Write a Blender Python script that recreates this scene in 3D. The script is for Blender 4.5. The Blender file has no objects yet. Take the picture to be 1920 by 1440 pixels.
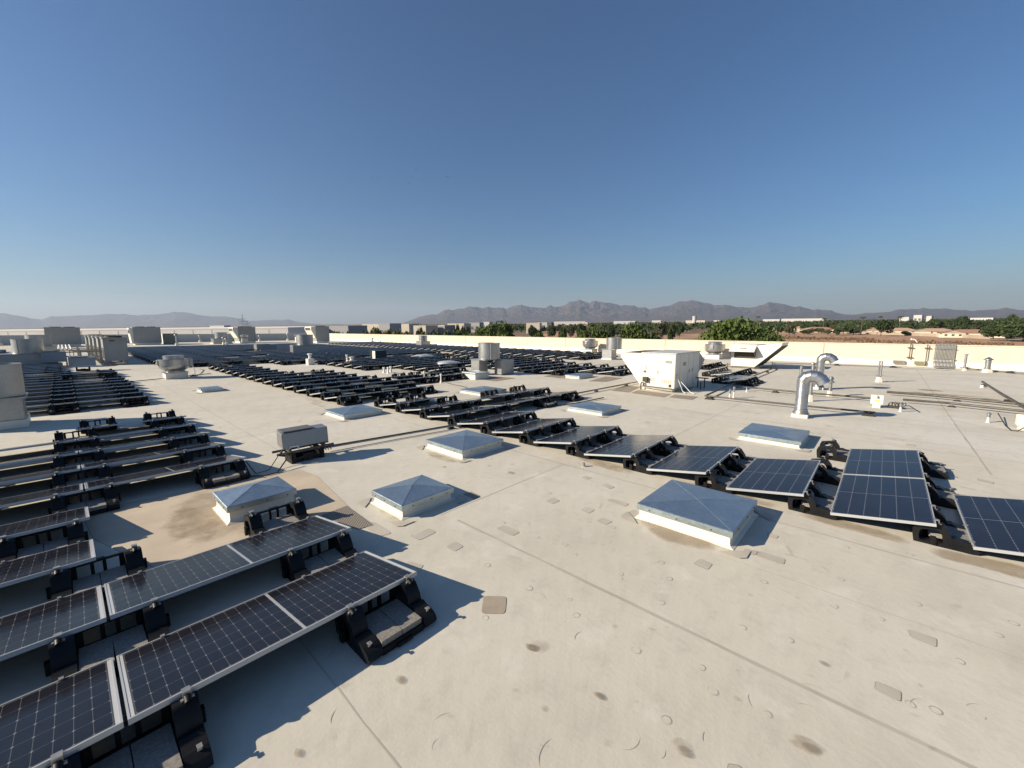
import bpy, math, random
import numpy as np
from mathutils import Matrix, Vector
random.seed(7)
S = bpy.context.scene
COL = S.collection
sin, cos, pi, rad = math.sin, math.cos, math.pi, math.radians

# ------------------------------------------------------------------ camera frame
F = 766.3; AZ = rad(42.36); H = 2.581           # focal in px of a 1920 px frame, heading, eye above roof
def rot(p, r):
    cp, sp, cr, sr = cos(p), sin(p), cos(r), sin(r)
    return Matrix(((cr, -sr, 0), (sr, cr, 0), (0, 0, 1))) @ Matrix(((1, 0, 0), (0, -sp, -cp), (0, cp, -sp)))
C3 = Matrix(((sin(AZ), cos(AZ), 0), (-cos(AZ), sin(AZ), 0), (0, 0, 1)))   # heading frame -> world
RR = rot(rad(7.672), rad(.075))                  # camera against the sloping roof deck
RT = rot(rad(8.59), rad(-.636))                  # camera against gravity
EYE = Vector((0, 0, H))
_T = C3 @ RT.transposed() @ RR @ C3.transposed() # tilt of the roof deck (about 1 in 50)
TR = Matrix.Translation(EYE) @ _T.to_4x4() @ Matrix.Translation(-EYE)
def ray(px, py, true=False):
    R = RT if true else RR
    return C3 @ (R.transposed() @ Vector(((px-960)/F, (py-720)/F, 1)))
def deck(px, py, z=0):
    d = ray(px, py); t = (z-H)/d.z
    return (d.x*t, d.y*t)
def proj(x, y, z):
    d = RR @ (C3.transposed() @ Vector((x, y, z-H)))
    if d.z < .05: return None
    return (960+F*d.x/d.z, 720+F*d.y/d.z)
GZ = -8.9                                        # street level below the roof
def onground(px, py, z=GZ):
    d = ray(px, py, True); t = (z-H)/d.z
    return Vector((d.x*t, d.y*t, z))
def atdist(px, py, D):
    d = ray(px, py, True); t = D/math.hypot(d.x, d.y)
    return Vector((d.x*t, d.y*t, H+d.z*t))

cam = bpy.data.cameras.new('camera'); cam.sensor_width = 36; cam.lens = F/1920*36
cam.clip_start = .05; cam.clip_end = 60000
co = bpy.data.objects.new('camera', cam); COL.objects.link(co); S.camera = co
M3 = C3 @ Matrix((RT[0], -RT[1], -RT[2])).transposed()
co.matrix_world = Matrix.Translation(EYE) @ M3.to_4x4()

# ------------------------------------------------------------------ light
EL, SA = rad(24.6), rad(145.0)
sd = _T @ Vector((cos(EL)*cos(SA), cos(EL)*sin(SA), sin(EL)))   # towards the sun
sl = bpy.data.lights.new('sun', 'SUN'); sl.energy = 5.0; sl.angle = rad(.53); sl.color = (1, .87, .70)
so = bpy.data.objects.new('sun', sl); COL.objects.link(so)
so.rotation_euler = (-sd).to_track_quat('-Z', 'Y').to_euler()
w = bpy.data.worlds.new('World'); S.world = w; w.use_nodes = True
nt = w.node_tree; bg = nt.nodes['Background']
sky = nt.nodes.new('ShaderNodeTexSky'); sky.sky_type = 'NISHITA'; sky.sun_disc = False
sky.sun_elevation = math.asin(sd.z); sky.sun_rotation = math.atan2(sd.x, sd.y)
sky.altitude = 300; sky.air_density = 1.35; sky.dust_density = .5; sky.ozone_density = 9.0
nt.links.new(sky.outputs[0], bg.inputs[0]); bg.inputs[1].default_value = .056
S.view_settings.view_transform = 'Standard'; S.view_settings.look = 'None'
S.view_settings.exposure = 0.75; S.view_settings.gamma = 1
S.render.engine = 'CYCLES'
S.cycles.max_bounces = 6; S.cycles.diffuse_bounces = 3; S.cycles.glossy_bounces = 3
S.cycles.volume_bounces = 0

# ------------------------------------------------------------------ materials
class NT:
    def __init__(s, name):
        s.m = bpy.data.materials.new(name); s.m.use_nodes = True
        s.n = s.m.node_tree.nodes; s.l = s.m.node_tree.links; s.b = s.n['Principled BSDF']
    def new(s, t, **k):
        n = s.n.new('ShaderNode'+t)
        for a, v in k.items(): setattr(n, a, v)
        return n
    def put(s, sock, v):
        if hasattr(v, 'links') or hasattr(v, 'is_output'): s.l.new(v, sock)
        else: sock.default_value = v
    def math(s, op, a, b=0.0, c=0.0):
        n = s.new('Math', operation=op)
        for i, v in enumerate((a, b, c)): s.put(n.inputs[i], v)
        return n.outputs[0]
    def coord(s, kind='Object'): return s.new('TexCoord').outputs[kind]
    def geo(s): return s.new('NewGeometry').outputs['Position']
    def noise(s, vec, scale, detail=4, rough=.55):
        n = s.new('TexNoise'); s.put(n.inputs['Vector'], vec); n.inputs['Scale'].default_value = scale
        n.inputs['Detail'].default_value = detail; n.inputs['Roughness'].default_value = rough
        return n.outputs[0]
    def ramp(s, f, a, b):
        n = s.new('MapRange'); s.put(n.inputs[0], f); n.inputs[1].default_value = a; n.inputs[2].default_value = b
        return n.outputs[0]
    def mix(s, f, a, b):
        n = s.new('Mix', data_type='RGBA')
        s.put(n.inputs[0], f)
        for i, v in ((6, a), (7, b)): s.put(n.inputs[i], (*v, 1) if isinstance(v, tuple) and len(v) == 3 else v)
        return n.outputs[2]
    def bump(s, h, strength=.3, dist=.01):
        n = s.new('Bump'); n.inputs['Strength'].default_value = strength; n.inputs['Distance'].default_value = dist
        s.put(n.inputs['Height'], h); s.l.new(n.outputs[0], s.b.inputs['Normal'])
    def out(s, col=None, rough=.6, metal=0.0, spec=.5):
        if col is not None: s.put(s.b.inputs['Base Color'], (*col, 1) if isinstance(col, tuple) and len(col) == 3 else col)
        s.put(s.b.inputs['Roughness'], rough); s.put(s.b.inputs['Metallic'], metal)
        s.b.inputs['Specular IOR Level'].default_value = spec
        return s.m
def plain(name, col, rough=.6, metal=0., var=.12, scale=6, spec=.5, bump=0):
    t = NT(name); c = t.coord(); f = t.noise(c, scale, 5)
    lo = tuple(max(0, v*(1-var)) for v in col); hi = tuple(min(1, v*(1+var)) for v in col)
    if bump: t.bump(t.noise(c, scale*6, 3), bump, .01)
    return t.out(t.mix(t.ramp(f, .3, .7), lo, hi), rough, metal, spec)

def m_roof():
    t = NT('roof_membrane'); p = t.coord()
    big = t.noise(p, .10, 4, .6); mid = t.noise(p, .55, 6, .65); fine = t.noise(p, 4.5, 5, .7)
    tiny = t.noise(p, 40, 3, .6)
    c = t.mix(t.ramp(big, .35, .65), (.57, .53, .43), (.61, .585, .505))
    c = t.mix(t.math('MULTIPLY', t.ramp(mid, .46, .72), .6), c, (.47, .435, .36))
    c = t.mix(t.math('MULTIPLY', t.ramp(fine, .50, .72), .42), c, (.42, .395, .34))
    c = t.mix(t.math('MULTIPLY', t.ramp(t.noise(p, 1.7, 5, .6), .56, .70), .55), c, (.68, .64, .56))
    wr = t.new('TexVoronoi', feature='DISTANCE_TO_EDGE'); t.put(wr.inputs['Vector'], p); wr.inputs['Scale'].default_value = .9
    wv = t.math('MULTIPLY', t.math('LESS_THAN', wr.outputs[0], .012), t.ramp(t.noise(p, 2.3, 3, .6), .58, .66))
    c = t.mix(t.math('MULTIPLY', wv, .35), c, (.33, .29, .23))
    # ponding dirt: brown tide marks in low spots
    pond = t.noise(p, .17, 3, .5); ring = t.math('SUBTRACT', 1, t.math('MULTIPLY', t.math('ABSOLUTE', t.math('SUBTRACT', pond, .62)), 40))
    ring = t.math('MULTIPLY', t.math('MAXIMUM', ring, 0), .16)
    c = t.mix(ring, c, (.38, .30, .21))
    # small dark specks
    v = t.new('TexVoronoi'); t.put(v.inputs['Vector'], p); v.inputs['Scale'].default_value = 1.3
    dd = t.math('LESS_THAN', v.outputs['Distance'], .02)
    c = t.mix(t.math('MULTIPLY', dd, .6), c, (.16, .13, .10))
    h = t.math('ADD', t.math('MULTIPLY', fine, .6), t.math('MULTIPLY', tiny, .12))
    h = t.math('ADD', h, t.math('MULTIPLY', mid, 2.2))
    t.bump(h, .26, .02)
    return t.out(c, t.math('ADD', .72, t.math('MULTIPLY', fine, .25)), 0, .12)
ROOF = m_roof()
SEAM = plain('membrane_seam', (.44, .40, .33), .7, var=.12, scale=2)
PATCHM = plain('membrane_patch', (.47, .43, .355), .75, var=.10, scale=3)
EDGE = plain('patch_edge_dirt', (.27, .235, .185), .8, var=.2, scale=5)
RING = plain('fastener_dimple', (.40, .37, .31), .75, var=.2, scale=9)
def m_stain(name, col, k=1.0):
    t = NT(name); p = t.coord(); f = t.noise(p, 3.5, 6, .7)
    u = t.coord('UV'); sp = t.new('SeparateXYZ'); t.put(sp.inputs[0], u)
    a = t.math('MULTIPLY', t.ramp(t.math('ADD', sp.outputs[0], t.math('MULTIPLY', t.math('SUBTRACT', f, .5), 1.3)), .18, .85), k)
    t.put(t.b.inputs['Alpha'], a)
    return t.out(t.mix(f, col, tuple(v*.72 for v in col)), .8, 0, .2)
STAIN = m_stain('ponding_stain', (.47, .375, .26), .65)
DIRT = m_stain('dirt_spot', (.28, .225, .16), .6)
def m_mat():
    t = NT('walkway_pad'); p = t.coord(); sp = t.new('SeparateXYZ'); t.put(sp.inputs[0], p)
    a = t.math('SINE', t.math('MULTIPLY', sp.outputs[0], 140)); b = t.math('SINE', t.math('MULTIPLY', sp.outputs[1], 140))
    f = t.ramp(t.math('MULTIPLY', a, b), -.3, .5)
    t.bump(f, .8, .006)
    return t.out(t.mix(f, (.17, .145, .115), (.30, .265, .215)), .8)
PAD = m_mat()
PADP = plain('worn_walkway_pad', (.27, .225, .17), .8, var=.15, scale=3)
ALU = plain('frame_aluminium', (.44, .455, .46), .42, .3, var=.05, scale=3)
CLAMP = plain('clamp_steel', (.40, .39, .36), .45, .7, var=.15, scale=30)
PLAST = plain('black_plastic', (.007, .0075, .0085), .5, 0, var=.35, scale=9, spec=.25, bump=.15)
BACK = plain('panel_backsheet', (.30, .30, .30), .6, 0)
def m_cells(name, kind):
    t = NT(name); sp = t.new('SeparateXYZ'); t.put(sp.inputs[0], t.coord()); X, Y = sp.outputs[0], sp.outputs[1]
    Yp = t.math('MULTIPLY', Y, -1.0)
    def line(v, off, per, w):            # 1 on the line
        f = t.math('FRACT', t.math('DIVIDE', t.math('SUBTRACT', v, off), per))
        d = t.math('MINIMUM', f, t.math('SUBTRACT', 1, f))
        return t.math('LESS_THAN', d, w/per), t.math('MULTIPLY', d, per)
    if kind == 'A':
        # two halves of twelve columns, six rows, with clipped corners showing as diamonds
        s = t.math('SUBTRACT', t.math('ABSOLUTE', t.math('SUBTRACT', X, 1.005)), .011)
        lx, dx = line(s, 0, .0795, .0016); ly, dy = line(Yp, .03, .1567, .0014)
        dia = t.math('LESS_THAN', t.math('ADD', dx, dy), .0085)
        edge = t.math('MAXIMUM', t.math('GREATER_THAN', s, .954), t.math('LESS_THAN', s, 0))
        edge = t.math('MAXIMUM', edge, t.math('MAXIMUM', t.math('LESS_THAN', Yp, .028), t.math('GREATER_THAN', Yp, .972)))
        bar = t.math('LESS_THAN', t.math('ABSOLUTE', t.math('SUBTRACT', X, 1.005)), .011)
        c = t.mix(t.math('MAXIMUM', lx, ly), (.0095, .0105, .017), (.085, .085, .09))
        c = t.mix(dia, c, (.20, .20, .21)); c = t.mix(edge, c, (.055, .058, .06)); c = t.mix(bar, c, (.30, .31, .32))
        endb = t.math('GREATER_THAN', s, .962); c = t.mix(endb, c, (.42, .42, .42))
    else:
        s = t.math('SUBTRACT', t.math('ABSOLUTE', t.math('SUBTRACT', X, 1.005)), .004)
        lx, dx = line(s, 0, .0803, .0011); ly, dy = line(Yp, .02, .16, .0022)
        bus, _ = line(Yp, .02, .016, .0004)
        dot = t.math('LESS_THAN', t.math('ADD', dx, dy), .008)
        bar = t.math('LESS_THAN', t.math('ABSOLUTE', t.math('SUBTRACT', X, 1.005)), .004)
        c = t.mix(t.math('MULTIPLY', bus, .25), (.0095, .0115, .021), (.06, .06, .07))
        c = t.mix(t.math('MULTIPLY', lx, .55), c, (.075, .08, .095)); c = t.mix(ly, c, (.12, .13, .145)); c = t.mix(dot, c, (.25, .26, .27))
        c = t.mix(bar, c, (.26, .27, .29))
    dust = t.noise(t.coord(), 2.2, 5, .6)
    c = t.mix(t.math('MULTIPLY', t.ramp(dust, .3, .8), .03), c, (.30, .26, .2))
    return t.out(c, t.math('ADD', .10, t.math('MULTIPLY', dust, .14)), 0, .15)
CELLA, CELLB = m_cells('cells_square', 'A'), m_cells('cells_half_cut', 'B')
def m_galv(name, base=.52, rough=.38, metal=.85, tint=(1, 1, 1)):
    t = NT(name); p = t.coord(); v = t.new('TexVoronoi'); t.put(v.inputs['Vector'], p); v.inputs['Scale'].default_value = 28
    f = t.math('ADD', t.math('MULTIPLY', v.outputs['Color'], .35), t.math('MULTIPLY', t.noise(p, 2.2, 5), .65))
    t.bump(t.noise(p, 3, 3), .10, .02)
    return t.out(t.mix(f, (base*.72*tint[0], base*.74*tint[1], base*.75*tint[2]), (base*1.25*tint[0], base*1.26*tint[1], base*1.24*tint[2])), t.math('ADD', rough-.1, t.math('MULTIPLY', f, .2)), metal)
GALV = m_galv('galvanised_steel', .36, .40, .8); LID = m_galv('skylight_sheet_metal', .50, .42, .9, (.86, 1.0, 1.08))
SPUN = m_galv('spun_aluminium', .40, .32, .8)
DUCT = m_galv('duct_sheet', .50, .30, .9)
WHITE = plain('cream_cabinet_paint', (.72, .69, .60), .5, 0, var=.05, scale=2, bump=.05)
GREYP = plain('grey_cabinet_paint', (.29, .295, .285), .5, .1, var=.07, scale=2)
CURB = plain('membrane_curb', (.70, .66, .55), .6, 0, var=.07, scale=4, bump=.2)
WALLM = plain('parapet_stucco', (.60, .53, .42), .85, 0, var=.05, scale=1.2, bump=.2)
WALLB = plain('parapet_base_membrane', (.73, .68, .57), .6, 0, var=.04, scale=2)
JOINT = plain('joint_sealant', (.34, .30, .24), .8)
DARK = plain('dark_mesh', (.05, .045, .035), .7, var=.4, scale=40)
DGREEN = plain('dark_green_metal', (.02, .035, .04), .4, .3, var=.3)
PIPE = plain('dark_steel_pipe', (.12, .105, .085), .55, .5, var=.3, scale=4)
PIPEG = plain('grey_conduit', (.36, .36, .34), .4, .7, var=.15, scale=8)
PVC = plain('white_plastic', (.72, .70, .64), .5)
CONC = plain('concrete_paver', (.24, .22, .19), .9, 0, var=.25, scale=60, bump=.5)
YEL = plain('yellow_sticker', (.65, .52, .03), .5)
RUB = plain('black_rubber', (.02, .02, .02), .7)
LOUV = plain('louvre_grey', (.30, .29, .26), .6)

# ------------------------------------------------------------------ mesh builder
class MB:
    def __init__(s): s.v = []; s.f = []; s.m = []; s.s = []; s.uv = {}
    def add(s, vs, fs, m=0, sm=False):
        o = len(s.v); s.v += [tuple(v) for v in vs]
        for f in fs: s.f.append([o+i for i in f]); s.m.append(m); s.s.append(sm)
        return s
    def box(s, x0, x1, y0, y1, z0, z1, m=0):
        return s.add([(x, y, z) for z in (z0, z1) for y in (y0, y1) for x in (x0, x1)],
                     [(0, 2, 3, 1), (4, 5, 7, 6), (0, 1, 5, 4), (2, 6, 7, 3), (0, 4, 6, 2), (1, 3, 7, 5)], m)
    def hexa(s, p, m=0):      # 8 points, bottom loop then top loop
        return s.add(p, [(3, 2, 1, 0), (4, 5, 6, 7), (0, 1, 5, 4), (1, 2, 6, 5), (2, 3, 7, 6), (3, 0, 4, 7)], m)
    def loops(s, A, B, m=0, sm=False, closed=True):
        n = len(A); k = n if closed else n-1
        return s.add(list(A)+list(B), [(i, (i+1) % n, n+(i+1) % n, n+i) for i in range(k)], m, sm)
    def prism(s, poly, ax, a, b, m=0):   # poly in the two other axes (cyclic order), extruded on ax
        def P(u, v, w):
            return {'x': (w, u, v), 'y': (u, w, v), 'z': (u, v, w)}[ax]
        n = len(poly); A = [P(u, v, a) for u, v in poly]; B = [P(u, v, b) for u, v in poly]
        s.loops(A, B, m); s.add(A, [tuple(range(n))[::-1]], m); s.add(B, [tuple(range(n))], m)
        return s
    def tube(s, pts, r, n=8, m=0, cap=True, sm=True):
        pts = [Vector(p) for p in pts]; rs = r if isinstance(r, (list, tuple)) else [r]*len(pts)
        rings = []; up = None
        for i, p in enumerate(pts):
            t = (pts[min(i+1, len(pts)-1)]-pts[max(i-1, 0)]).normalized()
            if up is None: up = t.orthogonal().normalized()
            up = (up-t*up.dot(t)).normalized(); q = t.cross(up)
            rings.append([p+(up*cos(2*pi*k/n)+q*sin(2*pi*k/n))*rs[i] for k in range(n)])
        for a, b in zip(rings, rings[1:]): s.loops(a, b, m, sm)
        if cap: s.add(rings[0], [tuple(range(n))[::-1]], m); s.add(rings[-1], [tuple(range(n))], m)
        return s
    def lathe(s, prof, c=(0, 0), n=28, m=0, sm=True, cap=True):
        rings = [[(c[0]+r*cos(2*pi*k/n), c[1]+r*sin(2*pi*k/n), z) for k in range(n)] for r, z in prof]
        for a, b in zip(rings, rings[1:]): s.loops(a, b, m, sm)
        if cap: s.add(rings[0], [tuple(range(n))[::-1]], m); s.add(rings[-1], [tuple(range(n))], m)
        return s
    def mesh(s, name, mats):
        me = bpy.data.meshes.new(name); me.from_pydata(s.v, [], s.f)
        for m in (mats if isinstance(mats, (list, tuple)) else [mats]): me.materials.append(m)
        me.polygons.foreach_set('material_index', s.m); me.polygons.foreach_set('use_smooth', s.s)
        me.update(); return me
    def build(s, name, mats, parent=None, loc=(0, 0, 0), rz=0, bevel=0):
        o = bpy.data.objects.new(name, s.mesh(name, mats)); COL.objects.link(o)
        o.location = loc; o.rotation_euler = (0, 0, rz)
        if parent: o.parent = parent
        if bevel:
            b = o.modifiers.new('bevel', 'BEVEL'); b.width = bevel; b.segments = 2; b.limit_method = 'ANGLE'; b.angle_limit = rad(50)
        return o
DECK = []       # roots standing on the sloping deck: tilted with it at the end
def tag(o, label=None, cat=None, group=None, kind=None, on=True):
    if label: o['label'] = label
    if cat: o['category'] = cat
    if group: o['group'] = group
    if kind: o['kind'] = kind
    if on: DECK.append(o)
    return o
def thing(name, label, cat, loc=(0, 0, 0), rz=0, group=None, on=True):
    o = bpy.data.objects.new(name, None); COL.objects.link(o); o.empty_display_size = .2
    o.location = loc; o.rotation_euler = (0, 0, rz)
    return tag(o, label, cat, group, on=on)
ORD = ['', 'first', 'second', 'third', 'fourth', 'fifth', 'sixth', 'seventh', 'eighth', 'ninth', 'tenth', 'eleventh', 'twelfth',
       'thirteenth', 'fourteenth', 'fifteenth', 'sixteenth', 'seventeenth', 'eighteenth', 'nineteenth', 'twentieth']
def od(n):
    if n <= 20: return ORD[n]
    t = {2: 'twenty', 3: 'thirty', 4: 'forty', 5: 'fifty'}[n//10]
    return t+'-'+ORD[n % 10] if n % 10 else {2: 'twentieth', 3: 'thirtieth', 4: 'fortieth', 5: 'fiftieth'}[n//10]
# ------------------------------------------------------------------ the roof deck
def hull(P):
    c = Vector((sum(p[0] for p in P)/len(P), sum(p[1] for p in P)/len(P)))
    return c
def rounded(P, r=.18, n=4):              # rounded polygon from corner points
    out = []
    for i, p in enumerate(P):
        a = Vector(P[i-1]); b = Vector(p); c = Vector(P[(i+1) % len(P)])
        u = b+(a-b)*r; v = b+(c-b)*r
        for k in range(n+1):
            t = k/n; out.append(u*(1-t)**2+b*2*t*(1-t)+v*t*t)
    return out
def grow(P, k):
    c = hull(P); return [c+(Vector(p)-c)*k for p in P]
deckmb = MB()
deckmb.add([(-40, -30, 0), (40.3, -30, 0), (40.3, 100, 0), (-40, 100, 0)], [(0, 1, 2, 3)], 0)
def strip(a, b, w, z=.0015, m=1):
    a, b = Vector(a), Vector(b); n = (b-a).normalized(); n = Vector((-n.y, n.x))*w/2
    deckmb.add([(*(a+n), z), (*(a-n), z), (*(b-n), z), (*(b+n), z)], [(0, 1, 2, 3)], m)
def wob(a, b, w, m=1, z=.0015, amp=.006):  # slightly wandering seam
    a, b = Vector(a), Vector(b); L = (b-a).length; k = max(2, int(L/.35)); d = (b-a)/k; n = d.normalized(); n = Vector((-n.y, n.x))
    pts = [a+d*i+n*random.uniform(-amp, amp) for i in range(k+1)]; ws = [w*random.uniform(.65, 1.3)/2 for _ in pts]
    vs = [(*(p+n*q), z) for p, q in zip(pts, ws)]+[(*(p-n*q), z) for p, q in zip(pts, ws)]
    deckmb.add(vs, [(i, i+k+1, i+k+2, i+1) for i in range(k)], m)
xs1 = deck(844, 967)[0]; xs2 = deck(1600, 1017)[0]
ys1 = deck(906, 933)[1]
for x, y0, y1, w in ((deck(1292, 1184)[0], 4.1, -14, .035), (xs2, 7.2, -14, .026), (deck(1500, 1093)[0], 1.2, -10, .008),
                     (xs2+3.05, 10, -14, .02), (xs2+6.1, 8, -14, .02), (xs2+9.2, 4, -14, .02), (-.35, 3.1, -4, .012), (1.1, 3.4, -9, .012)):
    wob((x, y0), (x, y1), w)
wob((deck(830, 968)[0], ys1), (deck(1054, 871)[0], ys1), .016)
wob((xs2, 7.2), (xs2, 30), .02); wob((2.9, 9), (2.9, 30), .018)
for y in (11.2, 14.3): wob((1.9, y), (5.4, y), .014)
for x in range(13, 40, 3):
    wob((x+.2, 6.0 if x < 24 else 9), (x+.2, -16), .03, amp=.01)
wob((11, -1.6), (40, -1.6), .03); wob((9, 3.6), (16, 3.6), .02)
for a_, b_, w_ in (((1567, 701), (1678, 706), .16), ((1655, 706), (1735, 711), .12), ((1668, 695), (1698, 697), .1), ((1340, 694), (1400, 696), .25), ((1745, 698), (1900, 707), .12), ((1742, 705), (1892, 713), .14), ((1560, 688), (1640, 692), .14), ((1738, 700), (1790, 704), .1), ((1590, 697), (1650, 699), .08)):
    wob(deck(*a_), deck(*b_), w_, 2, .002, .03)
RINGPX = [(914, 1060), (992, 1103), (1079, 1040), (1165, 1077), (1081, 1154), (1193, 1219), (1007, 1007), (1081, 963), (1150, 989),
          (911, 1159), (942, 980), (1433, 1091), (1577, 1086), (1565, 1137), (1392, 1177), (1719, 1132), (1588, 1026), (1337, 1296),
          (1316, 1252), (1755, 1332), (853, 1025), (1060, 1020), (1030, 925), (1240, 1130), (1480, 1200), (1650, 1160), (1870, 1190),
          (1440, 1340), (1250, 1350), (1800, 1240), (1240, 1055), (960, 870), (1010, 885), (918, 873)]
def ring(x, y, r=.045, m=4):
    n = 20; e = random.uniform(.8, 1.15)
    A = [(x+r*cos(2*pi*k/n), y+r*e*sin(2*pi*k/n), .0008) for k in range(n)]
    B = [(x+r*.74*cos(2*pi*k/n), y+r*.74*e*sin(2*pi*k/n), .0019) for k in range(n)]
    k0 = random.randint(0, n-1); kk = random.choice((n, n, 14, 10))
    deckmb.add(A+B, [((i+k0) % n, (i+k0+1) % n, n+(i+k0+1) % n, n+(i+k0) % n) for i in range(kk)], m)
    deckmb.add(B+[(x, y, .0018)], [(i, (i+1) % n, n) for i in range(n)], 0, True)
for p in RINGPX: ring(*deck(*p), r=random.uniform(.03, .042))
for i in range(34):
    x, y = random.uniform(3, 16), random.uniform(-6, 3.2)
    if 4.8 < x < 6.3 and 1 < y < 2.4: continue
    if x > 6.5 and y > -1.2 and x < 11: continue
    ring(x, y, random.uniform(.022, .038))
roof = deckmb.build('roof_deck', [ROOF, SEAM, PATCHM, EDGE, RING])
tag(roof, 'cream membrane roof deck with seams, stains and round fastener marks', 'roof', kind='structure')

def patch(P, name='patch', label=None, mat=PATCHM, edge=True, z=.0034, r=.2, px=True):
    Q = [deck(*p) for p in P] if px else P
    R = rounded(Q, r); c = hull(Q); mb = MB()
    jit = lambda v, s: Vector(v)
    R2 = [p+(p-c).normalized()*.006 for p in R]; n = len(R)
    mb.add([(*p, z) for p in R], [tuple(range(n))], 0)
    if edge: mb.add([(*p, z-.0003) for p in R]+[(*p, z-.0024) for p in R2], [(i, n+i, n+(i+1) % n, (i+1) % n) for i in range(n)], 1)
    o = mb.build(name, [mat, EDGE], roof)
    if label: o['label'] = label
    return o
for P in ([(907, 1118), (950, 1119), (947, 1151), (903, 1150)], ):
    patch(P, label='square tan membrane patch beside the shadow of the front solar panel', mat=plain('tan_patch', (.37, .315, .23), .7, var=.12, scale=5))
for P in ([(772, 1006), (803, 991), (818, 998), (787, 1013)], [(837, 1025), (854, 1016), (869, 1025), (853, 1034)],
          [(761, 1056), (770, 1053), (794, 1060), (789, 1067)], [(930, 991), (947, 985), (975, 998), (961, 1005)],
          [(1023.5, 939), (1038, 933), (1050, 939), (1036.6, 945)], [(1090, 956), (1100, 951), (1115, 956.6), (1103.6, 963)],
          [(1119, 977), (1131, 971), (1148, 978), (1136, 984)], [(1138, 938), (1146.6, 935), (1180, 944.5), (1172, 950)],
          [(1129, 909), (1138, 907), (1153, 913.6), (1143, 917)], [(1091.6, 894.7), (1100, 892.6), (1109, 896), (1100, 899)],
          [(1300.5, 1057), (1314, 1048), (1336, 1058), (1327, 1068.5)], [(1426, 1034), (1472.4, 1048), (1469.7, 1059), (1418, 1042)],
          [(1397.8, 1029), (1422, 1033.5), (1416, 1041), (1393, 1036)], [(1438.6, 1003.6), (1441, 998.5), (1460, 1004.8), (1456, 1010)],
          [(1703, 1180.5), (1756, 1197), (1755.5, 1214), (1708, 1194)], [(1642.7, 1277.7), (1689.4, 1297), (1688.6, 1316), (1640.8, 1292.5)],
          [(1367, 1433), (1385, 1436), (1400, 1450), (1362, 1450)], [(1208, 791), (1213, 790), (1221, 792), (1215, 793)],
          [(1699, 832), (1716, 834), (1717, 836.7), (1700, 835)], [(1833, 897), (1864, 904), (1862, 908), (1834, 901)],
          [(680, 985), (700, 978), (735, 1000), (712, 1006)], [(1176, 962), (1190, 955), (1212, 968), (1196, 976)]):
    patch(P, 'patch', mat=PATCHM)
for P in ([(600, 968), (650, 949), (700, 985), (672, 993)],):
    patch(P, 'walkway_pad', 'brown ribbed walkway pad by the back corner of the panel row', PAD, False, .007, .03)
for P in ([(867, 927), (883, 922.5), (900, 930), (890, 937)], [(853, 706), (875, 702), (968, 709), (930, 715)],
          [(1146, 732.7), (1171, 723), (1201, 725.4), (1180, 736)], [(1183, 737), (1196, 731.7), (1259, 739), (1245, 745)],
          [(1254.6, 745), (1265, 740), (1309, 744), (1298, 750)], [(1019, 705.6), (1037, 702), (1060, 705), (1059, 710)],
          [(1102.5, 715), (1135, 706), (1167.5, 709), (1137.5, 716)]):
    patch(P, 'walkway_pad', None, PADP, False, .0055, .03)

stain_k = [0]
def stain(P, mat, px=True, core=1.0, z=None):
    Q = [Vector(deck(*p)) if px else Vector(p) for p in P]
    n = len(Q); c = hull(Q); stain_k[0] += 1
    if z is None: z = .0085+.0003*(stain_k[0] % 9)
    sub = []
    for i, p in enumerate(Q):                # smooth the outline
        a, b = Q[i], Q[(i+1) % n]
        for k in range(4): sub.append(a.lerp(b, k/4))
    for _ in range(3): sub = [(sub[i-1]+sub[i]*2+sub[(i+1) % len(sub)])/4 for i in range(len(sub))]
    n = len(sub); mid = [c+(p-c)*.6 for p in sub]
    me = bpy.data.meshes.new('stain')
    me.from_pydata([(*p, z) for p in sub]+[(*p, z) for p in mid]+[(*c, z)],
                   [], [(i, (i+1) % n, n+(i+1) % n, n+i) for i in range(n)]+[(n+i, n+(i+1) % n, 2*n) for i in range(n)])
    uv = me.uv_layers.new(); vals = [-.25]*n+[core*.8]*n+[core]
    for li, l in enumerate(me.loops): uv.data[li].uv = (vals[l.vertex_index], 0)
    me.materials.append(mat)
    o = bpy.data.objects.new('stain', me); COL.objects.link(o); o.parent = roof; return o
def blob(px, py, rx, ry, mat=None, ang=0, core=1.0):
    x, y = deck(px, py); mat = mat or DIRT
    stain([(x+rx*cos(t)*cos(ang)-ry*sin(t)*sin(ang), y+rx*cos(t)*sin(ang)*random.uniform(.8, 1.2)+ry*sin(t)*cos(ang)*random.uniform(.7, 1.25)) for t in [2*pi*k/10 for k in range(10)]], mat, False, core)
patch([(330, 925), (410, 905), (560, 880), (594, 892), (690, 985), (640, 994), (560, 985), (440, 1030), (300, 1070), (175, 1010), (150, 960)], 'patch', 'tan aged membrane area around the tall pyramid skylight', plain('tan_aged_membrane', (.50, .42, .31), .8, var=.14, scale=1.5), True, .0026, .03)
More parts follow.
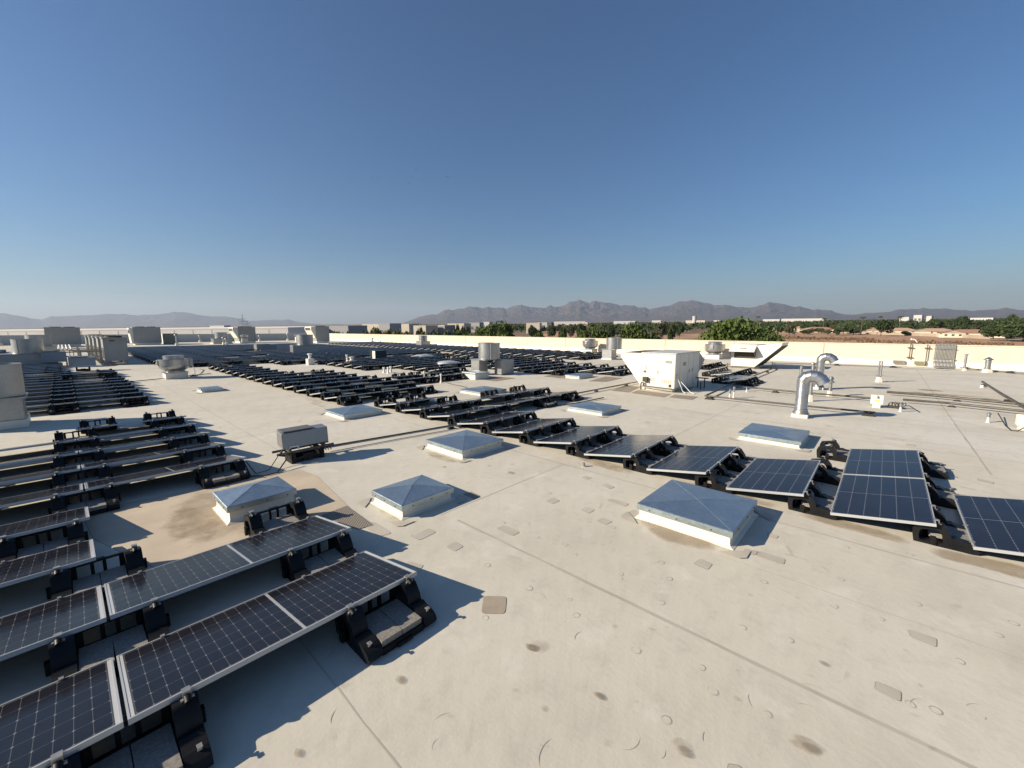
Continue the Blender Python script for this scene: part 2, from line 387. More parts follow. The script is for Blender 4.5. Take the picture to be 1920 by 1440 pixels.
# brown tide marks
stain([(1185, 955), (1205, 968), (1280, 995), (1365, 1022), (1378, 1035), (1330, 1042), (1270, 1028), (1215, 1008), (1190, 985)], STAIN, core=.85)
stain([(1240, 890), (1400, 925), (1480, 950), (1480, 962), (1390, 945), (1240, 905)], STAIN, core=.7)
stain([(1470, 945), (1600, 978), (1740, 1018), (1740, 1038), (1600, 1000), (1470, 965)], STAIN, core=.75)
stain([(1720, 1018), (1850, 1045), (1990, 1072), (1990, 1112), (1850, 1070), (1720, 1040)], STAIN, core=.95)
stain([(790, 838), (862, 862), (870, 872), (835, 868), (790, 855)], STAIN, core=.6)
stain([(360, 905), (540, 905), (590, 960), (560, 1000), (430, 1020), (300, 1060), (240, 1000), (290, 940)], STAIN, core=.55)
stain([(330, 930), (420, 960), (440, 1010), (330, 1050), (270, 1000)], STAIN, core=.4)
stain([(1060, 838), (1150, 868), (1220, 890), (1200, 900), (1120, 880), (1060, 855)], STAIN, core=.55)
stain([(690, 940), (760, 975), (800, 985), (770, 995), (700, 965)], STAIN, core=.35)
stain([(560, 735), (640, 762), (620, 775), (560, 750)], STAIN, core=.35)
for a in ((998, 1216, .05, .085, DIRT, .3, 1.1), (1012, 1212, .11, .11, STAIN, 0, .55), (750, 1276, .045, .07, DIRT, 0, .7), (1124, 1307, .035, .06, DIRT, 0, .85),
          (843, 1345, .03, .03, DIRT, 0, .35), (560, 1415, .03, .05, DIRT, 0, .8), (1283, 1412, .05, .07, DIRT, .2, .8), (1276, 1398, .07, .1, STAIN, .2, .5),
          (1518, 1404, .05, .085, DIRT, .3, .7), (1512, 1400, .09, .14, STAIN, .3, .6), (1545, 1246, .04, .06, DIRT, 0, .7), (833, 876, .05, .05, STAIN, 0, .8),
          (918, 874, .05, .06, DIRT, 0, .4), (957, 887, .09, .1, STAIN, 0, .8), (1655, 722, .3, .5, DIRT, 0, .6), (1742, 732, .3, .5, DIRT, 0, 1.1), (1720, 736, .2, .4, DIRT, .5, .8), (1758, 740, .5, .9, DIRT, .2, .5),
          (1725, 738, .4, 1.2, STAIN, 0, .4), (1800, 742, .25, .9, DIRT, 0, .6), (1850, 748, .25, .5, DIRT, 0, .7), (1780, 745, .5, 2.2, STAIN, 0, .25),
          (1258, 922, .1, .14, STAIN, 0, .25), (1340, 780, .3, .6, DIRT, 0, .18), (1560, 800, .2, .5, DIRT, 0, .2), (1405, 880, .2, .3, STAIN, 0, .2)):
    blob(*a)
def crescent(px, py, r, a0, span, w=.003):      # curled hairline wrinkles
    x, y = deck(px, py); n = 9; pts = [(x+r*cos(a0+span*k/n), y+r*sin(a0+span*k/n)) for k in range(n+1)]
    ws = [w*math.sin(pi*(k+.3)/(n+.6)) for k in range(n+1)]; vs = []
    for (X, Y), q, k in zip(pts, ws, range(n+1)):
        c_, s_ = cos(a0+span*k/n), sin(a0+span*k/n); vs += [(X+c_*q, Y+s_*q, .0022), (X-c_*q, Y-s_*q, .0022)]
    me = MB().add(vs, [(2*k, 2*k+1, 2*k+3, 2*k+2) for k in range(n)]).build('wrinkle', PATCHM, roof)
for px, py, r, a0, sp in ((1745, 1335, .1, .3, 1.6), (1060, 1430, .16, 1.2, 1.3), (1440, 1322, .12, 1.5, 1), (1520, 1345, .1, 0, 1), (1860, 1350, .12, .2, 1.1), (1350, 1395, .1, 1.4, .8), (665, 1340, .15, 2, .8), (1100, 1200, .1, 1, 1.4)):
    crescent(px, py, r, a0, sp)
for i in range(16): crescent(random.uniform(820, 1900), random.uniform(960, 1430), random.uniform(.03, .14), random.uniform(0, 6), random.uniform(.6, 1.7), random.uniform(.0012, .0024))
for i in range(46):                        # scattered scuffs
    px, py = random.uniform(820, 1900), random.uniform(900, 1430)
    blob(px, py, random.uniform(.012, .05), random.uniform(.01, .05), DIRT, random.uniform(0, 3), random.uniform(.15, .42))
for i in range(26):
    px, py = random.uniform(1300, 1910), random.uniform(690, 830)
    blob(px, py, random.uniform(.08, .25), random.uniform(.1, .6), DIRT, random.uniform(-.3, .3), random.uniform(.12, .3))
for i in range(14):
    px, py = random.uniform(280, 720), random.uniform(745, 850)
    blob(px, py, random.uniform(.04, .14), random.uniform(.06, .3), DIRT, random.uniform(-.3, .3), random.uniform(.15, .35))

# ------------------------------------------------------------------ parapets and the building below
def parapet_wall():
    t = thing('parapet_wall', 'long cream parapet wall behind the pipes and rooftop units, sunlit', 'parapet wall')
    mb = MB(); mb.box(40.3, 40.62, -30, 100.3, -1.2, 1.50, 0)
    mb.build('wall', WALLM, t)
    cp = MB(); cp.box(40.26, 40.66, -30, 100.34, 1.503, 1.56, 0); cp.build('coping', plain('coping_metal', (.68, .60, .46), .5), t)
    b = MB(); b.add([(40.296, -30, .42), (40.296, 99.9, .42), (40.25, 99.9, .40), (40.25, -30, .40)], [(0, 1, 2, 3)])
    b.add([(40.25, -30, .40), (40.25, 99.9, .40), (40.22, 99.9, .05), (40.22, -30, .05)], [(0, 1, 2, 3)])
    b.add([(40.22, -30, .05), (40.22, 99.9, .05), (40.0, 99.9, .004), (40.0, -30, .004)], [(0, 1, 2, 3)]); b.build('base_flashing', WALLB, t)
    j = MB()
    for y in (-14.5, -8.6, 3.6, 10, 16.2, 22.2, 28.2, 34.15, 40.3, 46.1, 51.6, 57.5, 63.4, 70, 76, 82, 88, 94): j.box(40.292, 40.299, y-.03, y+.03, .43, 1.5)
    j.build('joint', JOINT, t)
parapet_wall()
def back_parapet():
    t = thing('parapet_wall', 'shaded grey back parapet beyond the far solar field', 'parapet wall')
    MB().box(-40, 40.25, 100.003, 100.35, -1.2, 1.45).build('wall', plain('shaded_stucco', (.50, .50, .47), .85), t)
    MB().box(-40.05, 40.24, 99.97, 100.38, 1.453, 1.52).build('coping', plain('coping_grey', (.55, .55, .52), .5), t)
back_parapet()
b = MB(); b.box(-40, 40.28, -30, 100, -12, -.02); bo = b.build('store_building', plain('store_wall', (.55, .48, .37), .9))
tag(bo, 'large flat-roofed store building that carries the solar field', 'building')

# ------------------------------------------------------------------ solar field
TILT = rad(-9.73); CT, ST = cos(TILT), -sin(TILT); ZL = .13
def ring_frame(mb, L=2.01, W=1.0, th=.035, w=.012, m=0):
    mb.box(0, L, -w, 0, -th, 0, m).box(0, L, -W, -W+w, -th, 0, m)
    mb.box(0, w, -W+w, -w, -th, 0, m).box(L-w, L, -W+w, -w, -th, 0, m)
fm = MB(); ring_frame(fm); FRAME_ME = fm.mesh('frame', ALU)
def cells_mesh(mat):
    m = MB(); m.box(.012, 1.998, -.988, -.012, -.010, -.003, 0)
    return m.mesh('cell_sheet', mat)
CELL_ME = {'A': cells_mesh(CELLA), 'B': cells_mesh(CELLB)}
jb = MB(); jb.box(.95, 1.06, -.2, -.1, -.03, -.0105); JB_ME = jb.mesh('junction_box', PLAST)
def tray_mesh():
    m = MB()
    outer = [(-.165, 0), (-.18, .08), (-.185, .16), (-.165, .215), (-.10, .232), (-.004, .252), (.035, .275), (.08, .25), (.135, .175), (.15, .125), (.17, .075), (.17, 0)]
    inner = [(-.115, .035), (-.125, .08), (-.125, .14), (-.11, .17), (-.06, .182), (-.01, .195), (.025, .195), (.052, .17), (.07, .14), (.078, .11), (.085, .075), (.08, .035)]
    foot = [(.17, 0), (.17, .075), (.15, .125), (.19, .135), (.235, .118), (.30, .112), (.36, .085), (.385, .05), (.37, .015), (.33, 0)]
    for s in (-1, 1):
        xa, xb = sorted((s*.195, s*.325))
        n = len(outer)
        def P(lst, x): return [(x, -u, z) for u, z in lst]
        for x in (xa, xb): m.loops(P(outer, x), P(inner, x))
        m.loops(P(outer, xa), P(outer, xb), 0, True); m.loops(P(inner, xa), P(inner, xb), 0, True)
        m.prism([(-u, z) for u, z in foot], 'x', xa+.002, xb-.002)
        # inner rib of the upright and boss
        m.box(s*.345-.018, s*.345+.012, -.02, .03, .02, .12)
        m.tube([(s*.275, -.075, .262), (s*.275, -.04, .277), (s*.275, -.02, .268)], .022, 8)
    # back wall with a wide, a narrow and a wide window
    y0, y1 = .085, .115
    m.box(-.193, .193, y0, y1, .205, .228); m.box(-.193, .193, y0, y1, .015, .075)
    m.box(-.193, -.155, y0+.001, y1-.001, .074, .206); m.box(.155, .193, y0+.001, y1-.001, .074, .206)
    for x in (-.045, .045): m.box(x-.014, x+.014, y0+.001, y1-.001, .074, .206)
    m.box(-.05, .05, y0-.005, y1+.005, .228, .236)
    # floor and front lip
    m.box(-.193, .193, -.33, .16, .006, .022); m.box(-.193, .193, -.37, -.331, .006, .06)
    for x in (-.10, 0, .10): m.box(x-.008, x+.008, -.33, .08, .022, .05)
    m.box(-.07, .07, -.392, -.371, .012, .04)
    return m.mesh('tray', PLAST)
TRAY_ME = tray_mesh()
cm = MB(); cm.box(-.022, .022, -.03, .012, .006, .016).box(-.022, .022, -.034, -.028, -.03, .016).box(-.035, .035, -.052, -.033, -.034, -.02).tube([(0, -.042, -.06), (0, -.042, .0)], .007, 6)
CLAMP_ME = cm.mesh('clamp', CLAMP)
cl = MB(); cl.box(-.013, .013, -.012, .02, .004, .010).box(-.011, .011, .010, .016, -.06, .004).box(-.013, .013, .016, .034, -.006, .0)
CLAMPL_ME = cl.mesh('clamp_low', CLAMP)

XP = 2.03
rows = []    # (array key, row number, ylow, [x starts])
def addrow(key, i, yl, x0, n, skip=()): rows.append((key, i, yl, [x0+XP*k for k in range(n) if k not in skip]))
P0 = -.941
for j in range(9):                                   # near-left array
    yl = 4.08+1.303*j
    if j < 2: xe = 2.055
    elif j < 4: xe = .02
    else: xe = 2.03
    if j == 8: addrow('left', j+1, yl, xe-2.01, 1); continue
    n = 3+(j*6)//8+1
    rows.append(('left', j+1, yl, sorted(xe-2.01-XP*k for k in range(n))))
for j in range(11):                                  # second left array
    yl = 19.6+1.3*j
    xs = sorted(1.87-2.01-XP*k for k in range(6))
    if j in (7, 8): xs = xs[:-1]
    rows.append(('second left', j+1, yl, xs))
for j in range(7): rows.append(('third left', j+1, 34.2+1.3*j, sorted(-.1-2.01-XP*k for k in range(8))))
for j in range(20): rows.append(('far left', j+1, 46+1.35*j, sorted(-4.2-2.01-XP*k for k in range(9))))
ends = {0: 1, 1: 2, 2: 1, 3: 1, 4: 1, 5: 1, 6: 1, 7: 1, 8: 3, 9: 3, 10: 1}
for k in range(11): addrow('central', k+1, P0+1.295*k, 6.77, ends[k])
n2 = {12: 2, 13: 2, 14: 3, 15: 3, 16: 2, 17: 2, 18: 2, 19: 2, 20: 1, 21: 1, 22: 1, 23: 1, 24: 1, 25: 1}
for k in range(12, 26): addrow('central', k, P0+1.295*k, 6.10, n2[k])
yk = lambda k: P0+1.295*k
for k in range(14, 18): addrow('middle', k-13, yk(k), 14.4-2.03*(k == 14 or k == 15), 1)
for k, (x0, n) in {18: (14.4, 3), 19: (14.4, 4), 20: (12.4, 4), 21: (12.4, 5), 22: (12.4, 4), 23: (12.4, 5), 24: (14.4, 4), 25: (12.4, 6),
                   26: (10.3, 7), 27: (10.3, 3), 28: (10.3, 8), 29: (10.3, 3), 30: (17.0, 5), 31: (17.0, 5), 32: (17.0, 5)}.items():
    addrow('middle', k-13, yk(k), x0, n)
for k, (x0, n) in {10: (20.4, 1), 11: (20.4, 2), 12: (18.35, 3), 13: (18.35, 3), 14: (18.35, 3), 15: (18.35, 3), 16: (18.35, 4), 17: (18.35, 4),
                   18: (22.4, 2), 19: (22.9, 2), 20: (22.9, 2), 21: (22.9, 2), 22: (22.9, 2), 23: (24.9, 1), 24: (24.9, 1), 25: (24.9, 1)}.items():
    addrow('right', k-9, yk(k), x0, n)
for k in range(16, 41): addrow('far right', k-15, yk(k), 28.95, 4 if k > 17 else 3)
for j in range(14): addrow('far right', 26+j, 51.5+1.38*j, 30.4, 4)
for j in range(28):
    addrow('far central', j+1, 35.4+1.31*j, 4.3, 11, (2, 3) if j in (5,) else (4,) if j in (12, 13) else ())
addrow('unit side', 1, 5.6, 20.9, 1); addrow('unit side', 2, 6.9, 23.6, 2); addrow('unit side', 3, 9.6, 27.5, 2)

mods, traypos = [], {}
for key, i, yl, xs in rows:
    for x in xs: mods.append((key, i, yl, x))
def vis(x, y, z=.2, m=170):
    q = proj(x, y, z)
    return q is not None and -m < q[0] < 1920+m and q[1] < 1440+m*2
def seen(key, i, yl, x): return any(vis(xx, yy) for xx in (x, x+2) for yy in (yl, yl-1))
mods = [m for m in mods if seen(*m)]
def dist(x, y): return math.hypot(x, y)
mods.sort(key=lambda m: dist(m[3]+1, m[2]-.5))
# support lines: under the high edge of a row and under the low edge of the row before it
lines = {}
for key, i, yl, x in mods:
    for yy in (yl-.985, yl+.31): 
        kk = (key, round(yy, 1))
        lines.setdefault(kk, [yy, i, set()])[2].add(round(x, 2))
        lines[kk][1] = min(lines[kk][1], i)
trays = []
for (key, _), (yy, i, xs) in lines.items():
    xs = sorted(xs); pos = set()
    for x in xs:
        l = any(abs(x-XP-o) < .1 for o in xs); r = any(abs(x+XP-o) < .1 for o in xs)
        pos.add(round(x-.01 if l else x+.40, 2)); pos.add(round(x+2.02 if r else x+1.62, 2))
    for p in sorted(pos):
        if not any(t[0] == key and abs(t[2]-p) < .12 and abs(t[3]-yy) < .2 for t in trays): trays.append((key, i, p, yy))
trays = [t for t in trays if vis(t[2], t[3])]
trays.sort(key=lambda t: dist(t[2], t[3]))
NM, NTR = 300, 300
ARR = {'left': 'near left', 'second left': 'second left', 'third left': 'third left', 'far left': 'far left', 'central': 'central',
       'middle': 'middle', 'right': 'right', 'far right': 'far right', 'far central': 'far central', 'unit side': 'small right-hand'}
def ordinal_in(lst, keyf, posf):
    d = {}
    for it in lst: d.setdefault(keyf(it), []).append(it)
    r = {}
    for kx, its in d.items():
        for n_, it in enumerate(sorted(its, key=posf)): r[it] = (n_+1, len(its))
    return r
mo = ordinal_in(mods[:NM], lambda m: (m[0], m[1]), lambda m: m[3])
def whichp(n, tot, a, b):
    if tot == 1: return 'only '+a
    if n == tot: return 'last '+a
    return od(n)+' '+a
for q, m in enumerate(mods[:NM]):
    key, i, yl, x = m; n_, tot = mo[m]
    lab = '%s from the left in the %s row of the %s array' % (whichp(n_, tot, 'solar panel', ''), od(i), ARR[key])
    if tot == 1: lab = 'only solar panel in the %s row of the %s array' % (od(i), ARR[key])
    o = thing('solar_panel', lab, 'solar panel', (x, yl, ZL), 0, 'tilted solar panels on the roof')
    o.rotation_euler = (TILT+random.uniform(-.002, .002), random.uniform(-.002, .002), random.uniform(-.002, .002))
    f = bpy.data.objects.new('frame', FRAME_ME); COL.objects.link(f); f.parent = o
    c = bpy.data.objects.new('cell_sheet', CELL_ME['A' if x < 5.5 else 'B']); COL.objects.link(c); c.parent = o
    if dist(x, yl) < 22:
        j = bpy.data.objects.new('junction_box', JB_ME); COL.objects.link(j); j.parent = o
to = ordinal_in(trays[:NTR], lambda t: (t[0], round(t[3], 1)), lambda t: t[2])
lk = {}
for key in set(t[0] for t in trays[:NTR]):
    for n_, yv in enumerate(sorted(set(round(t[3], 1) for t in trays[:NTR] if t[0] == key))): lk[(key, yv)] = n_+1
for t_ in trays[:NTR]:
    key, i, x, y = t_; n_, tot = to[t_]
    lab = '%s, support line %s, %s array' % (whichp(n_, tot, 'black ballast tray from the left', ''), od(lk[(key, round(y, 1))]), ARR[key])
    o = thing('ballast_tray', lab, 'ballast tray', (x, y, .002), 0, 'black plastic ballast trays under the panels')
    b_ = bpy.data.objects.new('tray_body', TRAY_ME); COL.objects.link(b_); b_.parent = o
    if dist(x, y) < 30:
        for s in (-1, 1):
            for me, yy, zz in ((CLAMP_ME, 0, .296), (CLAMPL_ME, -.325, .135)):
                c = bpy.data.objects.new('clamp', me); COL.objects.link(c); c.parent = o; c.location = (s*.275, yy, zz)
# the far rest of both kinds
def xf(mb, me, M, m=0):
    mb.add([M @ v.co for v in me.vertices], [tuple(p.vertices) for p in me.polygons], m)
fp, fc, ft = MB(), None, MB()
for key, i, yl, x in mods[NM:]:
    M = Matrix.Translation((x, yl, ZL)) @ Matrix.Rotation(TILT, 4, 'X')
    xf(fp, FRAME_ME, M, 0); xf(fp, CELL_ME['B'], M, 1)
DARKCELL = plain('far_cells', (.011, .013, .022), .16, 0, var=.1)
if mods[NM:]:
    tag(fp.build('solar_panel_field', [ALU, DARKCELL]), 'distant rows of dark solar panels reaching the far parapets', 'solar field', kind='stuff')
sm_ = MB(); sm_.box(-.32, -.20, -.36, .17, 0, .11).box(.20, .32, -.36, .17, 0, .11).box(-.32, -.20, -.13, .17, .11, .235).box(.20, .32, -.13, .17, .11, .235).box(-.2, .2, .085, .115, .18, .235).box(-.2, .2, -.36, .16, .005, .03)
sme = sm_.mesh('tray_small', PLAST)
for key, i, x, y in trays[NTR:]: xf(ft, sme, Matrix.Translation((x, y, .002)))
if trays[NTR:]:
    tag(ft.build('ballast_tray_field', PLAST), 'distant black ballast trays under the far panel rows', 'ballast trays', kind='stuff')

# concrete pavers lying in the trays one can see into
pav = MB(); pav.box(-.0925, .0925, -.19, .19, 0, .055)
pme = pav.mesh('concrete_block', CONC)
npv = 0
lft = [t for t in trays if t[0] == 'left'][:14]
names = {}
for t_ in trays[:70]:
    key, i, x, y = t_
    if key not in ('left', 'central') or dist(x, y) > 15: continue
    for s in (-1, 1):
        o = bpy.data.objects.new('concrete_block', pme); COL.objects.link(o)
        o.location = (x+s*.0955, y-.155, .055); o.rotation_euler = (random.uniform(-.01, .01), 0, random.uniform(-.02, .02))
        n_, tot = to[t_]
        tag(o, '%s grey concrete block in the %s tray of the %s support line, %s array' % ('left' if s < 0 else 'right', od(n_), od(lk[(key, round(y, 1))]), ARR[key]),
            'concrete block', 'concrete ballast blocks')
# ------------------------------------------------------------------ skylights
def skylight(x0, x1, y0, y1, zt, label, apex=.10, flat=False):
    cx, cy = (x0+x1)/2, (y0+y1)/2; a, b = (x1-x0)/2, (y1-y0)/2
    t = thing('skylight', label, 'skylight', (cx, cy, 0), 0, 'metal covered skylight curbs')
    m = MB(); g = .03; fl = .055; s = min(.075, zt*.42); hc = zt-s-.004; q_ = hc*.35
    def loop(e, z): return [(-a+g-e, -b+g-e, z), (a-g+e, -b+g-e, z), (a-g+e, b-g+e, z), (-a+g-e, b-g+e, z)]
    m.loops(loop(fl, .004), loop(.010, q_*.5)); m.loops(loop(.010, q_*.5), loop(0, q_)); m.loops(loop(0, q_), loop(0, hc))
    m.build('curb', CURB, t, bevel=.004)
    for sx, sy in ((-1, -1), (1, -1), (1, 1), (-1, 1)):    # welded flashing corners on the deck
        if 'stain' in label: continue
        f = MB(); X, Y = sx*(a+.03), sy*(b+.03); q = .15
        f.add([(X+sx*q*.9, Y-sy*.12, .0115), (X+sx*q*.9, Y+sy*q*.6, .0115), (X+sx*q*.5, Y+sy*q, .0115), (X-sx*.12, Y+sy*q, .0115), (X, Y, .0115)], [(0, 1, 2, 3, 4)])
        f.build('flashing', PATCHM, t)
    l = MB()
    L0 = [(-a, -b, zt-s), (a, -b, zt-s), (a, b, zt-s), (-a, b, zt-s)]; L1 = [(x, y, zt) for x, y, _ in L0]
    l.loops(L0, L1)
    L2 = [(x*.985, y*.985, zt+.006) for x, y, _ in L1]; l.loops(L1, L2)
    if flat: l.add(L2, [(0, 1, 2, 3)])
    else:
        l.add(L2+[(0, 0, zt+apex)], [(0, 1, 4), (1, 2, 4), (2, 3, 4), (3, 0, 4)])
        for x, y, z in L2: l.tube([(x, y, z+.001), (0, 0, zt+apex+.001)], .004, 4)
    l.build('lid', LID, t, bevel=.004)
    sc = MB()
    for k in (-.6, .1, .7):
        sc.tube([(-a-.006, k*b, zt-s*.6), (-a+.002, k*b, zt-s*.6)], .009, 6); sc.tube([(k*a, -b-.006, zt-s*.6), (k*a, -b+.002, zt-s*.6)], .009, 6)
    sc.build('screw', DARK, t)
    return t
skylight(5.10, 6.33, 1.13, 2.33, .21, 'large skylight nearest the right-hand panel row, flat blue-grey metal lid', .035)
skylight(2.89, 3.80, 4.66, 5.47, .19, 'small pyramid skylight in the middle of the open roof beside the dark pad', .075)
skylight(5.14, 6.33, 6.02, 7.24, .185, 'square pyramid skylight between the diagonal panel row and the pipe supports', .09)
skylight(5.18, 6.4, 11.19, 12.45, .14, 'pyramid skylight at the left end of the broken central panel rows', .07)
skylight(10.65, 11.85, 6.07, 7.35, .146, 'skylight with flat lid right behind the end of the diagonal panel rows', .04)
skylight(10.55, 11.9, 1.165, 2.4, .165, 'oblong skylight with blue lid in front of the big gooseneck duct', .03)
skylight(1.25, 2.12, 6.22, 6.98, .24, 'tall pyramid skylight standing in the brown ponding stain', .10)
skylight(10.75, 12.1, 11.33, 12.7, .14, 'skylight partly hidden behind the empty trays near the tall square exhaust', .06)
skylight(3.6, 4.35, 20.3, 21.15, .13, 'tiny low skylight alone on the open roof left of the long rows', .03)
skylight(17.9, 19.3, 11.6, 12.5, .16, 'low white-sided skylight before the right array on worn pads', .03)
skylight(22.5, 24.3, 4.9, 6.3, .14, 'low grey skylight in the shadow of the big cream rooftop unit', .02)
def dome(x0, x1, y0, y1, label):
    t = thing('dome_skylight', label, 'skylight', ((x0+x1)/2, (y0+y1)/2, 0), 0, 'domed plastic skylights')
    a, b = (x1-x0)/2, (y1-y0)/2
    MB().box(-a, a, -b, b, .0, .25).build('curb', CURB, t, bevel=.01)
    m = MB(); n = 8; pts = []
    for i in range(n+1):
        for j in range(n+1):
            u, v = -1+2*i/n, -1+2*j/n; pts.append((u*a, v*b, .251+.13*(1-u**4)*(1-v**4)))
    m.add(pts, [(i*(n+1)+j, (i+1)*(n+1)+j, (i+1)*(n+1)+j+1, i*(n+1)+j+1) for i in range(n) for j in range(n)], 0, True)
    m.build('dome', plain('dome_acrylic', (.45, .48, .48), .25, 0), t)
dome(20.2, 21.9, 29.0, 30.2, 'white domed skylight among the far panel rows, left one')
dome(17.2, 18.7, 21.8, 23.0, 'long domed skylight behind the panel rows near the square exhaust')

# ------------------------------------------------------------------ fans and ducts
def fan_stack(x, y, r, z0, z1, label, box=(.6, .6), curb=.25, side=None, mat=None, off=(0, 0)):
    t = thing('exhaust_fan', label, 'exhaust fan', (x, y, 0)); mat = mat or GALV
    a, b = box; ox, oy = off
    MB().box(ox-a, ox+a, oy-b, oy+b, 0, curb).build('curb', CURB, t, bevel=.015)
    MB().box(ox-a*.93, ox+a*.93, oy-b*.93, oy+b*.93, curb+.003, z0-.06).build('housing', GALV, t, bevel=.01)
    MB().box(min(ox-a, -r*.7)-.03, max(ox+a, r*.7)+.03, min(oy-b, -r*.7)-.03, max(oy+b, r*.7)+.03, z0-.057, z0-.02).build('cap_plate', GALV, t)
    m = MB(); m.lathe([(r*.99, z0-.017), (r, z0), (r, z0+.03), (r*.985, z0+.032), (r*.985, z1-.05), (r, z1-.045), (r, z1)], n=40, cap=False)
    m.lathe([(r, z1), (r*.96, z1), (r*.95, z0+.2), (.02, z0+.2)], n=40, cap=False)
    m.build('wind_band', mat, t)
    s = MB(); s.box(r*.998*cos(-2.2)-.012, r*.998*cos(-2.2)+.012, r*.998*sin(-2.2)-.01, r*.998*sin(-2.2)+.01, z0, z1-.02); s.build('seam_strip', GALV, t)
    if side:
        x0, x1, y0, y1, h0, h1 = side
        MB().box(x0-x, x1-x, y0-y, y1-y, h0, h1).build('side_box', GALV, t, bevel=.01)
    return t
def mushroom(x, y, s, label, h=1.18, dirty=False):
    t = thing('upblast_fan', label, 'exhaust fan', (x, y, 0)); ct = max(.15, h-1.0*s)
    MB().box(-.52*s, .52*s, -.52*s, .52*s, 0, ct-.02).build('curb', CURB, t, bevel=.015)
    MB().box(-.57*s, .57*s, -.57*s, .57*s, ct-.018, ct+.02).build('curb_cap', SPUN, t)
    m = MB(); zz = lambda v: ct+(h-ct)*v
    pr = [(.46, .03), (.46, .10), (.56, .16), (.68, .25), (.73, .34), (.74, .42), (.755, .78), (.74, .785), (.72, .42), (.5, .3)]
    m.lathe([(r*s, zz(z)) for r, z in pr], n=40, cap=False); m.build('shroud', SPUN, t)
    c = MB(); c.lathe([(.50*s, zz(.40)), (.50*s, zz(.93)), (.52*s, zz(.935)), (.52*s, zz(.97)), (.46*s, zz(.995)), (.02, zz(1))], n=36, cap=False); c.build('motor_cap', SPUN, t)
    j = MB(); j.box(-.80*s, -.70*s, -.12, .12, zz(.45), zz(.75)); j.box(.62*s, .86*s, -.2, .2, zz(.3), zz(.8)); j.build('hinge_box', GALV, t, bevel=.02)
    return t
fan_stack(-1.4, 17.05, .62, .83, 1.66, 'big dull exhaust fan stack cut off by the left edge of the photo', (.60, .56), .22)
fan_stack(-1.55, 42.2, .72, .95, 1.87, 'wide round exhaust fan on a long grey box at the far left', (1.35, .7), .2)
fan_stack(-1.4, 56.5, .80, 1.0, 2.0, 'second wide round fan partly behind the wide left fan', (1.3, 1.0), .2)
fan_stack(16.28, 16.61, .62, .92, 1.80, 'wide galvanised fan drum over two square boxes in mid roof', (.36, .36), .05, off=(-.37, .41))
t = thing('duct_box', 'square galvanised duct box right of the mid-roof fan drum', 'duct', (16.42, 16.32, 0))
MB().box(.0, 1.05, -.55, .0, .04, .86).build('box', GALV, t, bevel=.012)
MB().box(.02, .04, -.556, -.55, .04, .86).build('corner_seam', GALV, t)
t = thing('roof_curb', 'low capped roof curb in front of the mid-roof fan drum', 'roof curb', (14.52, 15.82, 0))
MB().box(-.48, .48, -.48, .48, 0, .27).build('curb', CURB, t, bevel=.012); MB().box(-.52, .52, -.52, .52, .273, .35).build('cap', LID, t, bevel=.01)
fan_stack(16.9, 44.3, .78, .95, 1.97, 'grey fan drum with square box in the middle of the far blue rows', (1.15, .75), .15, side=(15.3, 15.95, 43.2, 44.0, .05, .95))
fan_stack(35.7, 50.2, .62, .80, 1.62, 'shiny fan drum standing before the sunlit parapet wall, far centre', (.85, .7), .1)
fan_stack(31.8, 17.2, .66, .93, 1.86, 'shiny fan drum just left of the large cream unit', (.48, .48), .12, off=(-.25, .28))
mushroom(38.7, 23.8, 1.12, 'spun upblast fan throwing a round shadow on the parapet wall', 1.55)
mushroom(38.6, 11.1, 1.1, 'spun upblast fan between the two cream rooftop units', 1.5)
mushroom(3.85, 27.4, .88, 'large spun upblast fan on a low curb on the open left roof', 1.2)
fan_stack(18.4, 84, .9, 1.0, 1.95, 'small-looking fan drum in front of the first far white-hooded unit', (1.4, 1.0), .2)
fan_stack(33.6, 84.5, .45, 1.0, 1.7, 'slender fan drum at the left end of the sunlit parapet', (.9, .8), .2)
mushroom(21.6, 83, .75, 'white-sided vent fan below the first far white-hooded unit', 1.6)
mushroom(30.7, 84.3, .5, 'small vent fan near the second far white-hooded unit', 1.5)

def gooseneck(x, y, r, h, reach, label, ribbed=True, drop=.05, curbw=.2):
    t = thing('gooseneck_duct', label, 'gooseneck duct', (x, y, 0))
    MB().box(-curbw, curbw, -curbw, curbw, 0, .10).build('curb', CURB, t, bevel=.008)
    MB().lathe([(curbw*.95, .103), (r*1.35, .12), (r*1.12, .20), (r*1.1, .24)], n=24).build('flashing_boot', GALV, t)
    m = MB(); z0 = h-.17*reach/.42-r*1.1-.01
    if ribbed:
        pr = []; n = 26
        for i in range(n*2+1):
            pr.append((r*(1.0 if i % 2 else 1.045), .22+(z0-.22)*i/(n*2)))
        m.lathe(pr, n=28)
    else: m.lathe([(r, .22), (r, z0)], n=24)
    m.build('riser', DUCT, t)
    k_ = reach/.42; z0 = h-.17*k_-r*1.1
    pts = [Vector((0, -a_*k_, z0+b_*k_)) for a_, b_ in ((0, -.02), (.012, .06), (.07, .14), (.17, .175), (.29, .165), (.385, .105), (.44, .02))]
    e = MB(); K = len(pts)-1; r *= 1.1; e.tube(pts, r, 26, cap=False)      # gored elbow, crisp at the seams
    for i in range(1, K):
        p = pts[i]; u = (pts[i+1]-pts[i-1]).normalized()
        e.tube([p-u*.005, p+u*.005], r*1.05, 26, cap=False)
    p = Vector(pts[-1]); u = (Vector(pts[-1])-Vector(pts[-2])).normalized()
    e.tube([p, p+u*drop], r, 24, cap=False); e.tube([p+u*.02, p+u*drop*.98], r*.97, 24, cap=False)
    e.build('elbow', DUCT, t)
    MB().tube([p+u*drop*.5, p+u*(drop*.5+.004)], r*.95, 24).build('bird_screen', DARK, t)
    return t
